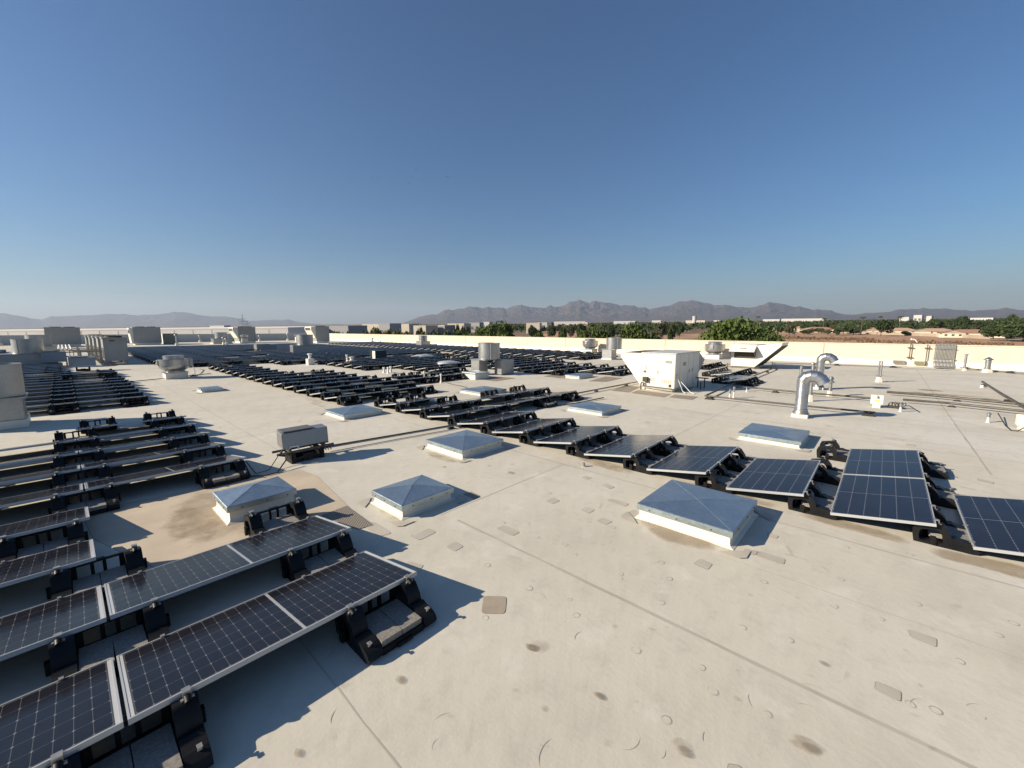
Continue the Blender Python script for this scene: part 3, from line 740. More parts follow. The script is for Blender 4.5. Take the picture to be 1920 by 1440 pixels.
gooseneck(14.6, 1.70, .155, 1.40, .44, 'nearest big ribbed gooseneck duct bending right')
gooseneck(22.0, 2.02, .155, 1.58, .42, 'farther gooseneck duct bending right, behind the ribbed one', False)
def flue(x, y, r, h, label, kind='cap', base=.2):
    t = thing('vent_pipe', label, 'vent pipe', (x, y, 0))
    MB().lathe([(r*2.0, 0), (r*1.5, base)], n=6, sm=False).build('boot', CURB, t)
    MB().lathe([(r, base+.002), (r, h)], n=18).lathe([(r*1.3, base+.003), (r*1.3, base+.04)], n=18).build('pipe', GALV, t)
    if kind == 'cone':
        MB().lathe([(r*1.75, h-.04), (r*1.7, h-.02), (.01, h+.14)], n=20).build('cone_cap', GALV, t)
    elif kind == 'flat':
        MB().lathe([(r*1.2, h+.002), (r*2.0, h+.02), (r*1.9, h+.035), (.01, h+.06)], n=18).build('cap', GALV, t)
    elif kind == 'mush':
        MB().lathe([(r*1.2, h+.002), (r*2.1, h+.03), (r*2.1, h+.08), (r*1.3, h+.09), (r*1.3, h+.14), (r*1.7, h+.17), (r*.9, h+.26), (.01, h+.27)], n=20).build('cap', SPUN, t)
    return t
flue(18.05, 1.86, .055, 1.34, 'slim grey vent pipe with round cap close behind the big gooseneck', 'flat', .24)
flue(20.9, 2.55, .055, 1.05, 'short plain vent pipe left of the two goosenecks', 'none', .15)
flue(20.05, 1.46, .055, .50, 'short vent pipe with stacked cap right of the goosenecks', 'mush', .2)
flue(38.2, -3.78, .06, 1.0, 'thin flue with flat cap by the parapet wall right of the conduit bank', 'flat', .15)
flue(37.8, -4.68, .13, .80, 'stout grey flue with conical cap by the parapet wall', 'cone', .2)
t = thing('vent_pipe', 'pair of slim steel pipes strapped together before the parapet', 'vent pipe', (27.1, .11, 0))
MB().lathe([(.16, 0), (.10, .25)], n=6, sm=False).build('boot', CURB, t)
for s in (-1, 1): MB().tube([(0, s*.045, .25), (0, s*.045, 1.06)], .035, 12).build('pipe', GALV, t)
MB().box(-.11, .11, -.14, .14, .30, .34).build('strap', GALV, t)
flue(6.43, 4.02, .022, .075, 'little white capped stub beside the diagonal panel row', 'none', .004)
for (px, py, hh, lb) in ((1368, 748, .36, 'left one of two short white-footed pipe stubs by the pipe elbow'), (1375.5, 746, .42, 'right one of two short white-footed pipe stubs by the pipe elbow'),
                         (1688, 772, .26, 'white stub with metal head beside the switch box cable'), (1852, 792, .26, 'white stub with grey head near the right edge'),
                         (1400, 735, .2, 'short valve stub on the upper dark pipe')):
    x, y = deck(px, py); t = thing('pipe_stub', lb, 'pipe stub', (x, y, 0))
    MB().lathe([(.05, 0), (.03, .03), (.028, hh*.55)], n=10).build('sleeve', PVC, t)
    MB().lathe([(.034, hh*.55+.002), (.034, hh*.8), (.045, hh*.82), (.045, hh), (.02, hh+.02)], n=10).build('head', GALV, t)

# ------------------------------------------------------------------ conduit bank and poles on the parapet
t = thing('conduit_bank', 'bank of many parallel grey conduits bending up the parapet wall', 'conduits', (40.1, -2.97, 0))
NC = 15
for i in range(NC):
    y = -.46+.92*i/(NC-1); m = MB()
    m.tube([(-1.0-.02*i, y*1.0-.12*(i/NC), .06), (-.28, y, .06), (-.10, y, .10), (-.03, y, .26), (0.07, y, .42), (.10, y, .62), (.10, y, 1.52), (.14, y, 1.60), (.34, y, 1.62)], .026, 7)
    m.build('conduit', PIPEG, t)
MB().box(.02, .06, -.52, .52, .58, .62).box(.02, .06, -.52, .52, 1.28, 1.32).build('strut', GALV, t)
for y, h, lb in ((-1.28, 1.85, 'thin pole clamped to the parapet with a lamp bracket on top'), (-2.12, 1.55, 'thin pole on the parapet right next to the conduit bank')):
    t = thing('wall_pole', lb, 'pole', (40.14, y, 0)); z0 = .5 if h > 1.7 else .1
    MB().tube([(0, 0, z0), (0, 0, h)], .028, 8).build('pole', PIPE, t)
    b_ = MB(); b_.box(-.02, .10, -.16, .16, 1.30, 1.34)
    if h > 1.7: b_.box(-.02, .10, -.16, .16, .62, .66)
    b_.build('bracket', PIPE, t)
    if h > 1.7:
        l = MB(); l.tube([(0, 0, h), (0, -.1, h+.06), (0, -.2, h), (0, -.3, h-.16)], .03, 8); l.lathe([(.05, h), (.06, h+.08), (.01, h+.12)], n=10); l.build('lamp_head', PVC, t)
for px, py, sx in ((1682, 679.5, .30), (1721, 685.5, .28)):
    x, y = deck(px, py); t = thing('wall_vent', 'flat grey louvre at the foot of the parapet' if px < 1700 else 'khaki louvre box at the foot of the parapet', 'vent', (40.0, y, 0))
    MB().box(0.0, .18, -sx, sx, .18, .40).build('body', LOUV if px < 1700 else plain('khaki', (.36, .34, .2), .7), t)
    s_ = MB()
    for k in range(4): s_.box(-.012, 0, -sx+.03, sx-.03, .205+.045*k, .22+.045*k)
    s_.build('slat', DARK, t)

# ------------------------------------------------------------------ cream rooftop units
t = thing('rooftop_unit', 'large cream rooftop unit with slanted side hood and two doors, mid right', 'rooftop unit', (16.72, 6.25, 0))
W_, D_, HH = 1.45, 2.85, 1.56
MB().box(.08, D_-.05, .08, W_-.05, 0, .15).build('curb', CURB, t)
MB().box(0, D_, 0, W_, .153, HH).build('cabinet', WHITE, t, bevel=.012)
MB().box(-.03, D_+.03, -.03, W_+.02, HH+.003, HH+.045).build('roof_panel', plain('unit_top', (.50, .50, .48), .45), t, bevel=.008)
h = MB()
h.prism([(W_+.004, .16), (W_+.98, 1.36), (W_+.99, HH-.0), (W_+.004, HH-.0)], 'x', .0, 2.3); h.build('side_hood', WHITE, t, bevel=.006)
MB().add([(.05, W_+.03, HH+.008), (2.25, W_+.03, HH+.05), (2.25, W_+.94, HH+.006), (.05, W_+.94, HH+.004)], [(0, 1, 2, 3)]).build('hood_mesh', DARK, t)
g = MB()
for y in (.02, W_*.48, W_-.012): g.box(-.004, -.0005, y, y+.010, .16, HH-.005)
g.build('panel_gap', LOUV, t)
l = MB(); l.box(-.008, -.0005, .15, .42, 1.18, 1.30); l.build('name_plate', LOUV, t)
v = MB()
for k in range(5): v.box(-.007, -.0005, .14+.085*k, .20+.085*k, .36, .50)
for k in range(3): v.box(-.007, -.0005, .86+.085*k, .92+.085*k, .40, .54)
v.build('louvre', plain('louvre_pale', (.46, .43, .36), .6), t)
d = MB(); d.box(-.01, -.0005, .13, .24, .20, .32); d.build('black_port', DARK, t)
d = MB(); d.box(-.14, -.0005, 1.12, 1.32, .36, .56); d.build('disconnect_box', DARK, t)
d = MB(); d.box(-.02, -.0005, .715, .735, .72, .86).box(-.02, -.0005, 1.24, 1.26, .84, 1.04).lathe([(.0, .77), (.05, .77), (.05, .83), (0, .83)], c=(-.03, 1.31), n=8); d.build('door_handle', LOUV, t)
g = MB(); g.box(.5, .51, -.004, -.0005, .16, HH-.01).box(1.45, 1.46, -.004, -.0005, .16, HH-.01).box(2.1, 2.11, -.004, -.0005, .16, HH-.01)
g.box(.85, 1.15, -.008, -.0005, 1.05, 1.20).box(1.58, 1.62, -.02, -.0005, .70, .86).box(1.95, 1.99, -.02, -.0005, .72, .88); g.build('side_panel_detail', LOUV, t)
h = MB(); h.prism([(D_+.004, .62), (D_+.75, 1.16), (D_+.004, 1.52)], 'y', .0, 1.3); h.build('end_hood', GREYP, t)
MB().tube([(-.09, 1.40, .0), (-.09, 1.40, .26), (-.09, 1.36, .31), (-.09, 1.28, .30), (-.09, 1.28, .22), (-.10, 1.2, .17), (-.10, .1, .15), (-.10, -.04, .12), (.1, -.12, .08), (1.6, -.16, .06)], .03, 8).build('pipe', PIPE, t)
MB().tube([(-.05, 1.35, .12), (-.05, .05, .07)], .016, 6).build('drain_line', PIPEG, t)
m = MB()
for k in range(2): m.tube([(.15+.1*k, -.02, .75), (.15+.1*k, -.10, .5), (.1, -.30-.3*k, .08), (.05, -.42-.35*k, .03)], .012, 6)
m.build('flexible_conduit', PVC, t)
b_ = MB(); b_.box(2.2, 2.24, -.5, -.46, 0, .42).box(2.2, 2.24, -.22, -.18, 0, .42).box(2.16, 2.28, -.62, -.1, .42, .46).box(1.7, 1.74, -.5, -.46, 0, .3); b_.build('pipe_stand', DARK, t)

t = thing('rooftop_unit', 'cream rooftop unit with awning hood and big wedge-shaped side hood by the parapet', 'rooftop unit', (30.5, 6.24, 0))
W_, D_, HH = 1.45, 2.6, 1.52
MB().box(.05, D_, .05, W_-.05, 0, .13).build('curb', CURB, t)
m = MB(); m.box(0, D_, 0, W_, .133, .66); m.box(.0, D_, W_-.17, W_, .661, HH).box(.28, D_, 0.0, W_-.171, .661, HH)
m.build('cabinet', WHITE, t, bevel=.01)
MB().box(-.03, D_+.03, -.02, W_+.02, HH+.003, HH+.05).build('roof_panel', WHITE, t, bevel=.008)
h = MB(); h.hexa([(-.62, -.02, 1.12), (-.62, W_+.02, 1.12), (-.62, W_+.02, 1.15), (-.62, -.02, 1.15), (-.02, -.02, HH-.02), (-.02, W_+.02, HH-.02), (-.02, W_+.02, HH+.0), (-.02, -.02, HH+.0)])
h.build('awning', WHITE, t)
h = MB(); h.add([(-.62, -.02, 1.12), (-.02, -.02, HH-.03), (-.02, -.02, .66)], [(0, 1, 2), (2, 1, 0)]); h.add([(-.62, W_+.02, 1.12), (-.02, W_+.02, HH-.03), (-.02, W_+.02, .66)], [(0, 1, 2), (2, 1, 0)])
h.prism([(-.62, 1.118), (-.02, 1.118), (-.02, .66)], 'y', -.02, -.012); h.build('awning_cheek', LOUV, t)
MB().box(.0, .02, .01, W_-.18, .67, 1.1).build('intake_mesh', DARK, t)
MB().box(-.40, -.22, .55, .85, 1.268, 1.372).build('awning_plate', LOUV, t)
h = MB(); h.prism([(-.004, .16), (-1.35, 1.50), (-1.42, 1.74), (-.004, HH-.0)], 'x', .0, 2.3); h.build('side_hood', WHITE, t, bevel=.005)
h = MB(); h.prism([(-.03, .13), (-1.40, 1.50), (-1.375, 1.52), (-.02, .16)], 'x', -.012, 2.31); h.build('hood_mesh', DARK, t)
MB().add([(.3, -.2, HH+.035), (2.2, -.2, HH+.05), (2.2, -1.3, 1.725), (.3, -1.3, 1.725)], [(0, 1, 2, 3)]).build('top_mesh', DARK, t)
MB().box(-.012, -.001, .06, W_-.06, .20, .60).build('access_panel', WHITE, t)
MB().tube([(-.1, 1.7, .1), (-.1, .0, .08), (-.05, -.3, .06)], .03, 8).tube([(-.1, 1.62, .0), (-.1, 1.62, .3)], .03, 8).build('pipe', PIPE, t)

def far_unit(x0, x1, y0, y1, h, label, hood=True):
    t = thing('rooftop_unit', label, 'rooftop unit', (x0, y0, 0), 0, 'grey rooftop units along the back parapet')
    a, b = x1-x0, y1-y0
    MB().box(.1, a-.1, .1, b-.1, 0, .35).build('curb', CURB, t)
    MB().box(0, a, 0, b, .353, h).build('cabinet', GREYP, t, bevel=.02)
    MB().box(-.05, a+.05, -.05, b+.05, h+.003, h+.08).build('roof_panel', GREYP, t)
    MB().lathe([(.6, h+.083), (.6, h+.16)], c=(a*.3, b*.5), n=16).lathe([(.6, h+.083), (.6, h+.16)], c=(a*.7, b*.5), n=16).build('fan_guard', DARK, t)
    g = MB(); g.box(.1, a-.1, -.01, -.001, h-.55, h-.52).box(a*.45, a*.46, -.01, -.001, .4, h-.55); g.build('panel_gap', LOUV, t)
    if hood:
        m = MB(); m.prism([(.5, .9), (.5, h-.02), (-.75, h-.02), (-.85, h-.5), (-.1, .9)] if hood == 1 else [(.0, .3), (.0, h-.05), (-.45, h-.05), (-.25, .3)], 'y', .1, b-.1); m.build('hood', WHITE, t)
        MB().box(-.86, -.82, .4, b-.4, h-.62, h-.2).build('hood_mesh', DARK, t) if hood == 1 else MB().box(-.47, -.42, .3, b*.6, h-.9, h-.3).build('hood_mesh', DARK, t)
    return t
far_unit(-1.5, 1.95, 86.5, 89.5, 2.65, 'grey rooftop unit left of the condenser row, far left', 0)
far_unit(7.6, 10.9, 86.6, 89.5, 2.72, 'grey rooftop unit with a narrow white hood right of the condensers', 2)
far_unit(21.3, 24.0, 85.2, 88.2, 2.8, 'grey unit with white mesh-fronted hood, left of the two alike', 1)
far_unit(31.0, 33.4, 76.0, 79, 2.95, 'grey unit with stepped white hoods behind the far fan drum', 1)
t = thing('utility_box', 'tan slatted utility box right of the narrow-hooded unit', 'utility box', (11.4, 88.6, 0))
MB().box(0, 1.9, 0, 1.6, 0, 1.75).build('box', plain('tan_slats', (.30, .27, .18), .7), t)
MB().box(-.02, -.002, .1, 1.5, .1, 1.7).build('side_panel', WHITE, t)
g = MB()
for k in range(8): g.box(.1+.22*k, .14+.22*k, -.02, -.002, .1, 1.65)
g.build('slat', LOUV, t)
# condensers in a row
for k in range(5):
    y = 40.55+2.75*k; x = 1.92-.12*k
    t = thing('condenser_unit', '%s condenser cabinet from the front in the left-hand row' % od(k+1), 'condenser', (x, y, 0), 0, 'tall grey condenser cabinets in a row')
    MB().box(0, 1.25, 0, 2.0, .30, 1.85).build('cabinet', GREYP, t, bevel=.02)
    MB().box(-.04, 1.29, -.04, 2.04, 1.853, 1.95).build('roof_panel', GREYP, t)
    MB().lathe([(.45, 1.953), (.45, 2.05)], c=(.62, .55), n=14).lathe([(.45, 1.953), (.45, 2.05)], c=(.62, 1.5), n=14).build('fan_guard', DARK, t)
    MB().box(.35, .62, -.015, -.002, 1.68, 1.76).build('lifting_slot', DARK, t)
    MB().box(-.02, -.002, .15, 1.85, .45, 1.2).build('coil', DARK, t)
    for sx in (.04, 1.09): 
        for sy in (.04, 1.84): MB().box(sx, sx+.12, sy, sy+.12, 0, .298).build('leg', GREYP, t)
    MB().box(.3, 1.1, -.3, .3, .0, .02).build('foot_pad', GREYP, t)
t = thing('pipe_rack', 'rack of bent refrigerant pipes left of the condenser row', 'pipe rack', (.3, 40.5, 0))
for k, (xx, zz) in enumerate(((-.2, .95), (0, 1.0), (.2, .9), (.45, .55), (.6, .5))):
    m = MB(); m.tube([(1.6, 1.2+k*1.6, zz), (xx, 1.2+k*1.6, zz), (xx, 1.2+k*1.6, .04)] if k < 3 else [(1.6, .4+k*.5, zz), (xx, .4+k*.5, zz), (xx, .4+k*.5-.3, .05)], .045, 6, sm=False); m.build('pipe', PIPEG, t)
m = MB()
for yy in (1.5, 4.5, 8.0, 11.0):
    m.box(-.7, .9, yy, yy+.06, 1.05, 1.11).box(-.7, -.64, yy, yy+.06, 0, 1.05).box(.5, .56, yy, yy+.06, 0, 1.05)
m.build('stand', PIPEG, t)
m = MB()
for xx in (-.5, -.3, -.1, .1): m.tube([(xx, 1.3, 1.15), (xx, 12.5, 1.15)], .05, 6)
m.build('header_pipe', PVC, t)

# ------------------------------------------------------------------ inverters
def inverter(x, y, L, h0, h1, dp, label, mat=None, tray=True, frame=True, slot=True):
    t = thing('inverter_box', label, 'inverter', (x, y, 0)); mat = mat or plain('inverter_grey', (.23, .26, .29), .42, .3, var=.05)
    a = L/2; sl = .05
    m = MB(); m.hexa([(-a, -dp/2, h0), (a, -dp/2, h0), (a, dp/2, h0+.04), (-a, dp/2, h0+.04), (-a, -dp/2+.03, h1-.02), (a, -dp/2+.03, h1-.02), (a, dp/2, h1), (-a, dp/2, h1)])
    m.build('cabinet', mat, t, bevel=.006)
    MB().box(-a+.02, a*.35, -dp/2+.02, dp/2+.02, h1+.001, h1+.022).build('top_cover', plain('inverter_lid', (.12, .12, .115), .5), t)
    MB().box(-a-.004, -a-.001, -dp/2+.03, dp/2-.03, h0+.05, h1-.05).build('end_plate', plain('inverter_end', (.20, .185, .165), .5), t)
    if slot:
        s = MB()
        for k in range(3):
            for q in range(2): s.box(-.22+.16*k, -.12+.16*k, -dp/2+.005+.02, -dp/2+.024, h1-.10-.035*q, h1-.088-.035*q)
        s.build('vent_slot', DARK, t)
    if frame:
        f = MB()
        for yy in (-.12, .14): f.box(-a-.1, a+.12, yy, yy+.035, h0-.11, h0-.07)
        for xx in (-a+.1, a-.12): f.box(xx, xx+.035, -.2, .2, h0-.069, h0-.03).box(xx, xx+.035, -.12, -.09, h0-.03, h0+.0).box(xx, xx+.035, .1, .13, h0-.03, h0+.03)
        f.build('strut', PIPE, t)
        c = MB()
        for k in range(5): c = MB(); c.tube([(.05+.07*k, -.02, h0+.01), (.1+.07*k, -.05, h0-.06), (.22+.06*k, -.08, h0-.12), (.3+.05*k, -.1, h0-.2)], .009, 5); c.build('cable', RUB, t)
        c = MB(); c.tube([(-a+.1, -.1, h0+.02), (-a-.02, -.14, h0-.02), (-a-.06, -.12, h0-.1), (-a+.05, -.05, h0-.15)], .02, 6)
        c.build('cable', RUB, t)
        w_ = MB(); w_.tube([(-a+.1, -.13, h0-.02), (-a+.14, -.15, h0+.03), (-a+.26, -.15, h0+.03), (-a+.28, -.15, h0-.04)], .015, 6); w_.build('white_conduit', PVC, t)
    if tray:
        o = MB(); 
        for s in (-1, 1): o.box(s*.27-.04, s*.27+.04, -.20, .16, 0, .14).box(s*.27-.04, s*.27+.04, -.2, -.13, .14, h0-.11).box(s*.27-.04, s*.27+.04, .09, .16, .14, h0-.11).box(s*.27-.02, s*.27+.02, -.215, -.2, .08, h0-.13)
        o.box(-.229, .229, -.18, .14, .02, .045).box(-.229, .229, .1, .14, .046, .12).box(-.229, .229, -.18, -.15, .046, .09).box(-.1, .1, -.21, -.181, .03, .16)
        o.build('stand', PLAST, t)
    return t
t = inverter(3.06, 8.42, .86, .30, .62, .30, 'grey inverter box on a black stand with cables, alone on the open roof')
inverter(.72, 36.2, 1.15, .35, .85, .5, 'blue-grey inverter box at the head of the second left array', frame=False, slot=False)
inverter(-.45, 41.0, 1.1, .35, 1.05, .5, 'blue-grey inverter box beside the wide left fan', frame=False, slot=False)
inverter(15.3, 51.3, 2.0, .3, .85, 1.0, 'flat-topped dark inverter box left of the far fan drum', frame=False, slot=False)
t = thing('condensing_box', 'dark green square condenser with white edge among the central rows', 'condenser', (16.5, 30.0, 0))
MB().box(0, .95, -.45, .45, .12, .86).build('cabinet', DGREEN, t, bevel=.01); MB().box(-.02, -.002, -.42, .0, .14, .84).build('side_panel', WHITE, t)
MB().box(0, .95, -.4, .4, 0, .118).build('base', CURB, t)

# small switch box with yellow sticker on the right
t = thing('disconnect_box', 'beige sloped switch box with yellow sticker on a white foot', 'switch box', (18.15, .06, 0))
MB().box(-.1, .1, -.1, .1, 0, .12).build('foot', CURB, t)
m = MB(); m.hexa([(-.10, -.16, .125), (-.10, .16, .125), (.16, .16, .125), (.16, -.16, .125), (-.10, -.16, .22), (-.10, .16, .22), (.12, .16, .40), (.12, -.16, .40)][::1]); m.build('cabinet', WHITE, t, bevel=.006)
MB().add([(-.092, -.07, .2295), (-.092, .05, .2295), (-.05, .05, .263), (-.05, -.07, .263)], [(3, 2, 1, 0)]).build('sticker', YEL, t)
MB().tube([(.0, -.01, .31), (.0, -.01, .36), (.03, -.01, .39)], .015, 6).lathe([(.05, .308), (.05, .325)], c=(0, -.01), n=8).build('knob', CLAMP, t)
t = thing('valve_cluster', 'tangle of dark valves and flexible hose right of the switch box', 'valves', (18.3, -.35, 0))
m = MB(); random.seed(3)
for k in range(5):
    a = random.uniform(-.1, .15); m.tube([(a, .12-.08*k, .05), (a+.03, .1-.08*k, .16), (a+.05, .02-.08*k, .2), (a, -.06-.06*k, .12)], .017, 6)
m.box(-.05, .15, -.25, .12, .03, .07); m.build('valve', DARK, t)
m = MB(); m.tube([(-.1, -.2, .05), (-.12, -.28, .13), (-.15, -.38, .15), (-.3, -.45, .12), (-.5, -.55, .06)], .014, 6); m.build('hose', RUB, t)
x, y = deck(1918, 806); t = thing('disconnect_box', 'white-footed switch box cut off by the right edge of the photo', 'switch box', (x+.05, y-.02, 0))
MB().box(-.1, .1, -.12, .1, 0, .10).build('foot', CURB, t); m = MB(); m.hexa([(-.1, -.18, .105), (-.1, .14, .105), (.16, .14, .105), (.16, -.18, .105), (-.1, -.18, .2), (-.1, .14, .2), (.12, .14, .38), (.12, -.18, .38)]); m.build('cabinet', WHITE, t, bevel=.006)

# ------------------------------------------------------------------ pipes running over the roof
def block(x, y, ang=0, s=1.0, lab=None):
    t = thing('pipe_support', lab, 'pipe support', (x, y, 0), ang, 'small black pipe support blocks')
    m = MB(); m.prism([(-.10*s, 0), (.10*s, 0), (.05*s, .055*s), (-.05*s, .055*s)], 'y', -.05*s, .05*s); m.build('block', RUB, t)
    MB().box(-.012, .012, -.03, .03, .056*s, .075*s).build('strap', GALV, t)
def pipe(name, pts, r, label, mat, z=.085, sup=(), cat='pipe', sups=1.0):
    P = [(*deck(*p[:2]), p[2] if len(p) > 2 else z) for p in pts] if len(pts[0]) < 4 else [p[:3] for p in pts]
    o = Vector((P[0][0], P[0][1], 0)); m = MB(); m.tube([Vector(p)-o for p in P], r, 8)
    q = m.build(name, mat, None, o); tag(q, label, cat)
    for k, u in enumerate(sup):
        L = [(Vector(P[i+1])-Vector(P[i])).length for i in range(len(P)-1)]; d = u*sum(L); i = 0
        while i < len(L)-1 and d > L[i]: d -= L[i]; i += 1
        a, b_ = Vector(P[i]), Vector(P[i+1]); c = a.lerp(b_, d/L[i]); ang = math.atan2((b_-a).y, (b_-a).x)
        block(c.x, c.y, ang, sups, '%s black support block under the %s' % (od(k+1), ' '.join(label.split(',')[0].split()[:10])))
    return q
pipe('conduit', [(3.45, 8.60, .10, 0), (5.0, 8.42, .085, 0), (6.9, 8.15, .085, 0), (10.6, 8.9, .085, 0), (14.2, 8.78, .085, 0), (17.5, 8.68, .085, 0), (20.2, 8.5, .085, 0)], .022,
     'thin dark conduit crossing the open roof from the inverter, passing under the rows', PIPE, sup=(.19, .58, .68, .83), cat='conduit')
pipe('conduit', [(3.45, 8.50, .10, 0), (5.0, 8.33, .085, 0), (6.9, 8.06, .085, 0), (10.6, 8.8, .085, 0), (17.5, 8.58, .085, 0)], .014,
     'thinner companion conduit running alongside the dark one', PIPEG, cat='conduit')
pipe('gas_pipe', [(1322, 748), (1480, 765), (1640, 781), ], .030, 'lower dark pipe from the elbow past the big gooseneck', PIPE, z=.12, sup=(.03, .97), sups=1.6)
pipe('gas_pipe', [(1322, 748), (1365, 728), (1450, 694), (1448, 682)], .035, 'dark diagonal pipe from the elbow to the far cream unit', PIPE, z=.12, sup=(.35, .62), sups=1.3)
pipe('gas_pipe', [(1372, 730), (1420, 733), (1500, 741), (1635, 753)], .034, 'upper dark pipe behind the big gooseneck', PIPE, z=.12, sup=(.35,), sups=1.3)
pipe('gas_pipe', [(1662, 741), (1750, 748), (1915, 765), (2050, 779)], .045, 'upper of two long dark pipes on the right', PIPE, z=.13, sup=(.4,))
pipe('gas_pipe', [(1692, 756), (1780, 763), (1920, 779), (2050, 790)], .038, 'lower of two long dark pipes on the right', PIPE, z=.13, sup=(.3,))
pipe('gas_pipe', [(1841, 722), (1870, 742), (1905, 764), (1960, 800)], .045, 'thick dark pipe slanting down to the right edge', PIPE, z=.16, sup=(.05, .55), sups=1.6)
x, y = deck(1841, 727); t = thing('pipe_stub', 'white foot under the upper end of the slanting pipe', 'pipe foot', (x, y, 0)); MB().lathe([(.07, 0), (.05, .12)], n=10).build('sleeve', PVC, t)
pipe('flexible_cable', [(1870, 783, .13), (1885, 800, .03), (1895, 808, .02), (1908, 810, .03), (1925, 806, .1)], .012, 'drooping black cable near the right edge', RUB)
pipe('pipe_line', [(1300, 688, .05), (1420, 681, .05), (1560, 685, .05), (1690, 690, .05), (1780, 695, .05)], .03, 'long thin pipe along the foot of the parapet', PIPEG, z=.06, sup=(.42, .68, .85), sups=2.0)
pipe('pipe_line', [(1790, 690, .06), (1850, 696, .06), (1930, 703, .06)], .05, 'pipe along the parapet foot right of the conduit bank', PIPEG, z=.06, sup=(.2, .8), sups=2.2)
pipe('conduit', [(200, 722, .05), (300, 712, .05), (345, 707, .05), (395, 702, .05)], .02, 'thin conduit behind the upblast fan on the left', PIPE, sup=(.8,), sups=1.5, cat='conduit')
pipe('flexible_cable', [(353, 692, .3), (362, 694, .28), (366, 700, .15), (365, 706, .02)], .02, 'curved cable whip right of the left upblast fan', PIPEG)
pipe('flexible_cable', [(458, 888, .25), (470, 895, .02), (500, 893, .02), (520, 888, .02), (538, 876, .15)], .012, 'black cable from the left array to the lone inverter', RUB)
pipe('flexible_cable', [(462, 884, .2), (480, 890, .02), (505, 884, .03), (530, 868, .25)], .008, 'thin cable looping beside the black inverter cable', RUB)
pipe('flexible_cable', [(837, 718, .02), (850, 722, .02), (862, 724, .02), (876, 728, .03)], .015, 'short conduit on the roof before the half-hidden skylight', PIPE)
pipe('flexible_cable', [(10.2, 8.2, .02, 0), (11.4, 7.9, .03, 0), (12.0, 7.75, .03, 0), (13.4, 7.6, .05, 0)], .02, 'black cable under the end tray of the diagonal rows', RUB)
# riser stubs of the middle field
for px, py, hh, r, lb in ((827, 718, .36, .035, 'pair-like white riser pipe in front of the half-hidden skylight'), (796, 716, .45, .03, 'slanted white riser beside the end of the central rows'),
                          (582, 684, .8, .11, 'white square-based vent among the central rows, left'), (651, 682, .6, .06, 'slim white vent left of the dark green condenser'),
                          (660, 682, .5, .14, 'wide white vent left of the dark green condenser'), (728, 700, .28, .05, 'left one of three white cones in the row gap'),
                          (733, 698, .28, .05, 'middle one of three white cones in the row gap'), (720, 699, .25, .05, 'right one of three white cones in the row gap')):
    x, y = deck(px, py); t = thing('vent_riser', lb, 'vent', (x, y, 0))
    if r > .1:
        MB().box(-r*2, r*2, -r*2, r*2, 0, hh*.55).build('base', CURB, t); MB().lathe([(r*.9, hh*.552), (r*.9, hh*.9), (r*1.5, hh*.91), (r*1.5, hh), (.01, hh+.03)], n=14).build('pipe', PVC, t)
    else:
        MB().lathe([(r*1.8, 0), (r*1.1, hh*.4)], n=10).build('boot', PVC, t); MB().lathe([(r, hh*.402), (r, hh), (r*1.5, hh+.01), (r*1.5, hh+.08), (.01, hh+.09)], n=10).build('pipe', PVC, t)
for px, py, hh in ((64, 648, 1.6), (10, 643, 1.5), (332, 645, 1.7), (370, 638, 1.3), (487, 637, 1.2), (512, 634, 1.5), (420, 643, 1.2), (425, 643, 1.0), (722, 639, .9)):
    x, y = deck(px, py+3); x = min(x, 39); y = min(y, 97); t = thing('vent_riser', 'small far vent at column %d of the back parapet zone' % (px//10) if 0 else 'small distant roof vent before the back parapet', 'vent', (x, y, 0), 0, 'small distant roof vents')
    MB().box(-.2, .2, -.2, .2, 0, .35).build('base', CURB, t); MB().lathe([(.12, .352), (.12, hh-.15), (.25, hh-.14), (.22, hh)], n=10).build('pipe', GALV, t)

# small fittings hang on the part that carries them
SUBS = {'louvre': 'cabinet', 'name_plate': 'cabinet', 'door_handle': 'cabinet', 'black_port': 'cabinet', 'panel_gap': 'cabinet', 'side_panel_detail': 'cabinet',
        'access_panel': 'cabinet', 'intake_mesh': 'cabinet', 'lifting_slot': 'cabinet', 'coil': 'cabinet', 'sticker': 'cabinet', 'knob': 'cabinet', 'vent_slot': 'cabinet',
        'end_plate': 'cabinet', 'top_cover': 'cabinet', 'awning_plate': 'awning', 'awning_cheek': 'awning', 'hood_mesh': ('side_hood', 'hood'), 'screw': 'lid', 'bird_screen': 'elbow',
        'seam_strip': 'wind_band', 'hinge_box': 'shroud', 'window': 'wall', 'joint': 'wall', 'fan_guard': 'roof_panel', 'corner_seam': 'box', 'strap': 'pipe', 'lamp_head': 'pole'}
def nest(done=set()):
    for r in [o for o in COL.objects if o.type == 'EMPTY' and not o.parent and o.name not in done]:
        done.add(r.name); ch = list(r.children)
        for c in ch:
            want = SUBS.get(c.name.split('.')[0])
            if want:
                for q in ch:
                    if q.name.split('.')[0] in (want if isinstance(want, tuple) else (want,)) and q.location.length < 1e-6: c.parent = q; break
nest()
# everything so far stands on the deck: tilt it with the deck
for o in DECK:
    o.matrix_basis = TR @ o.matrix_basis
DECK.clear()
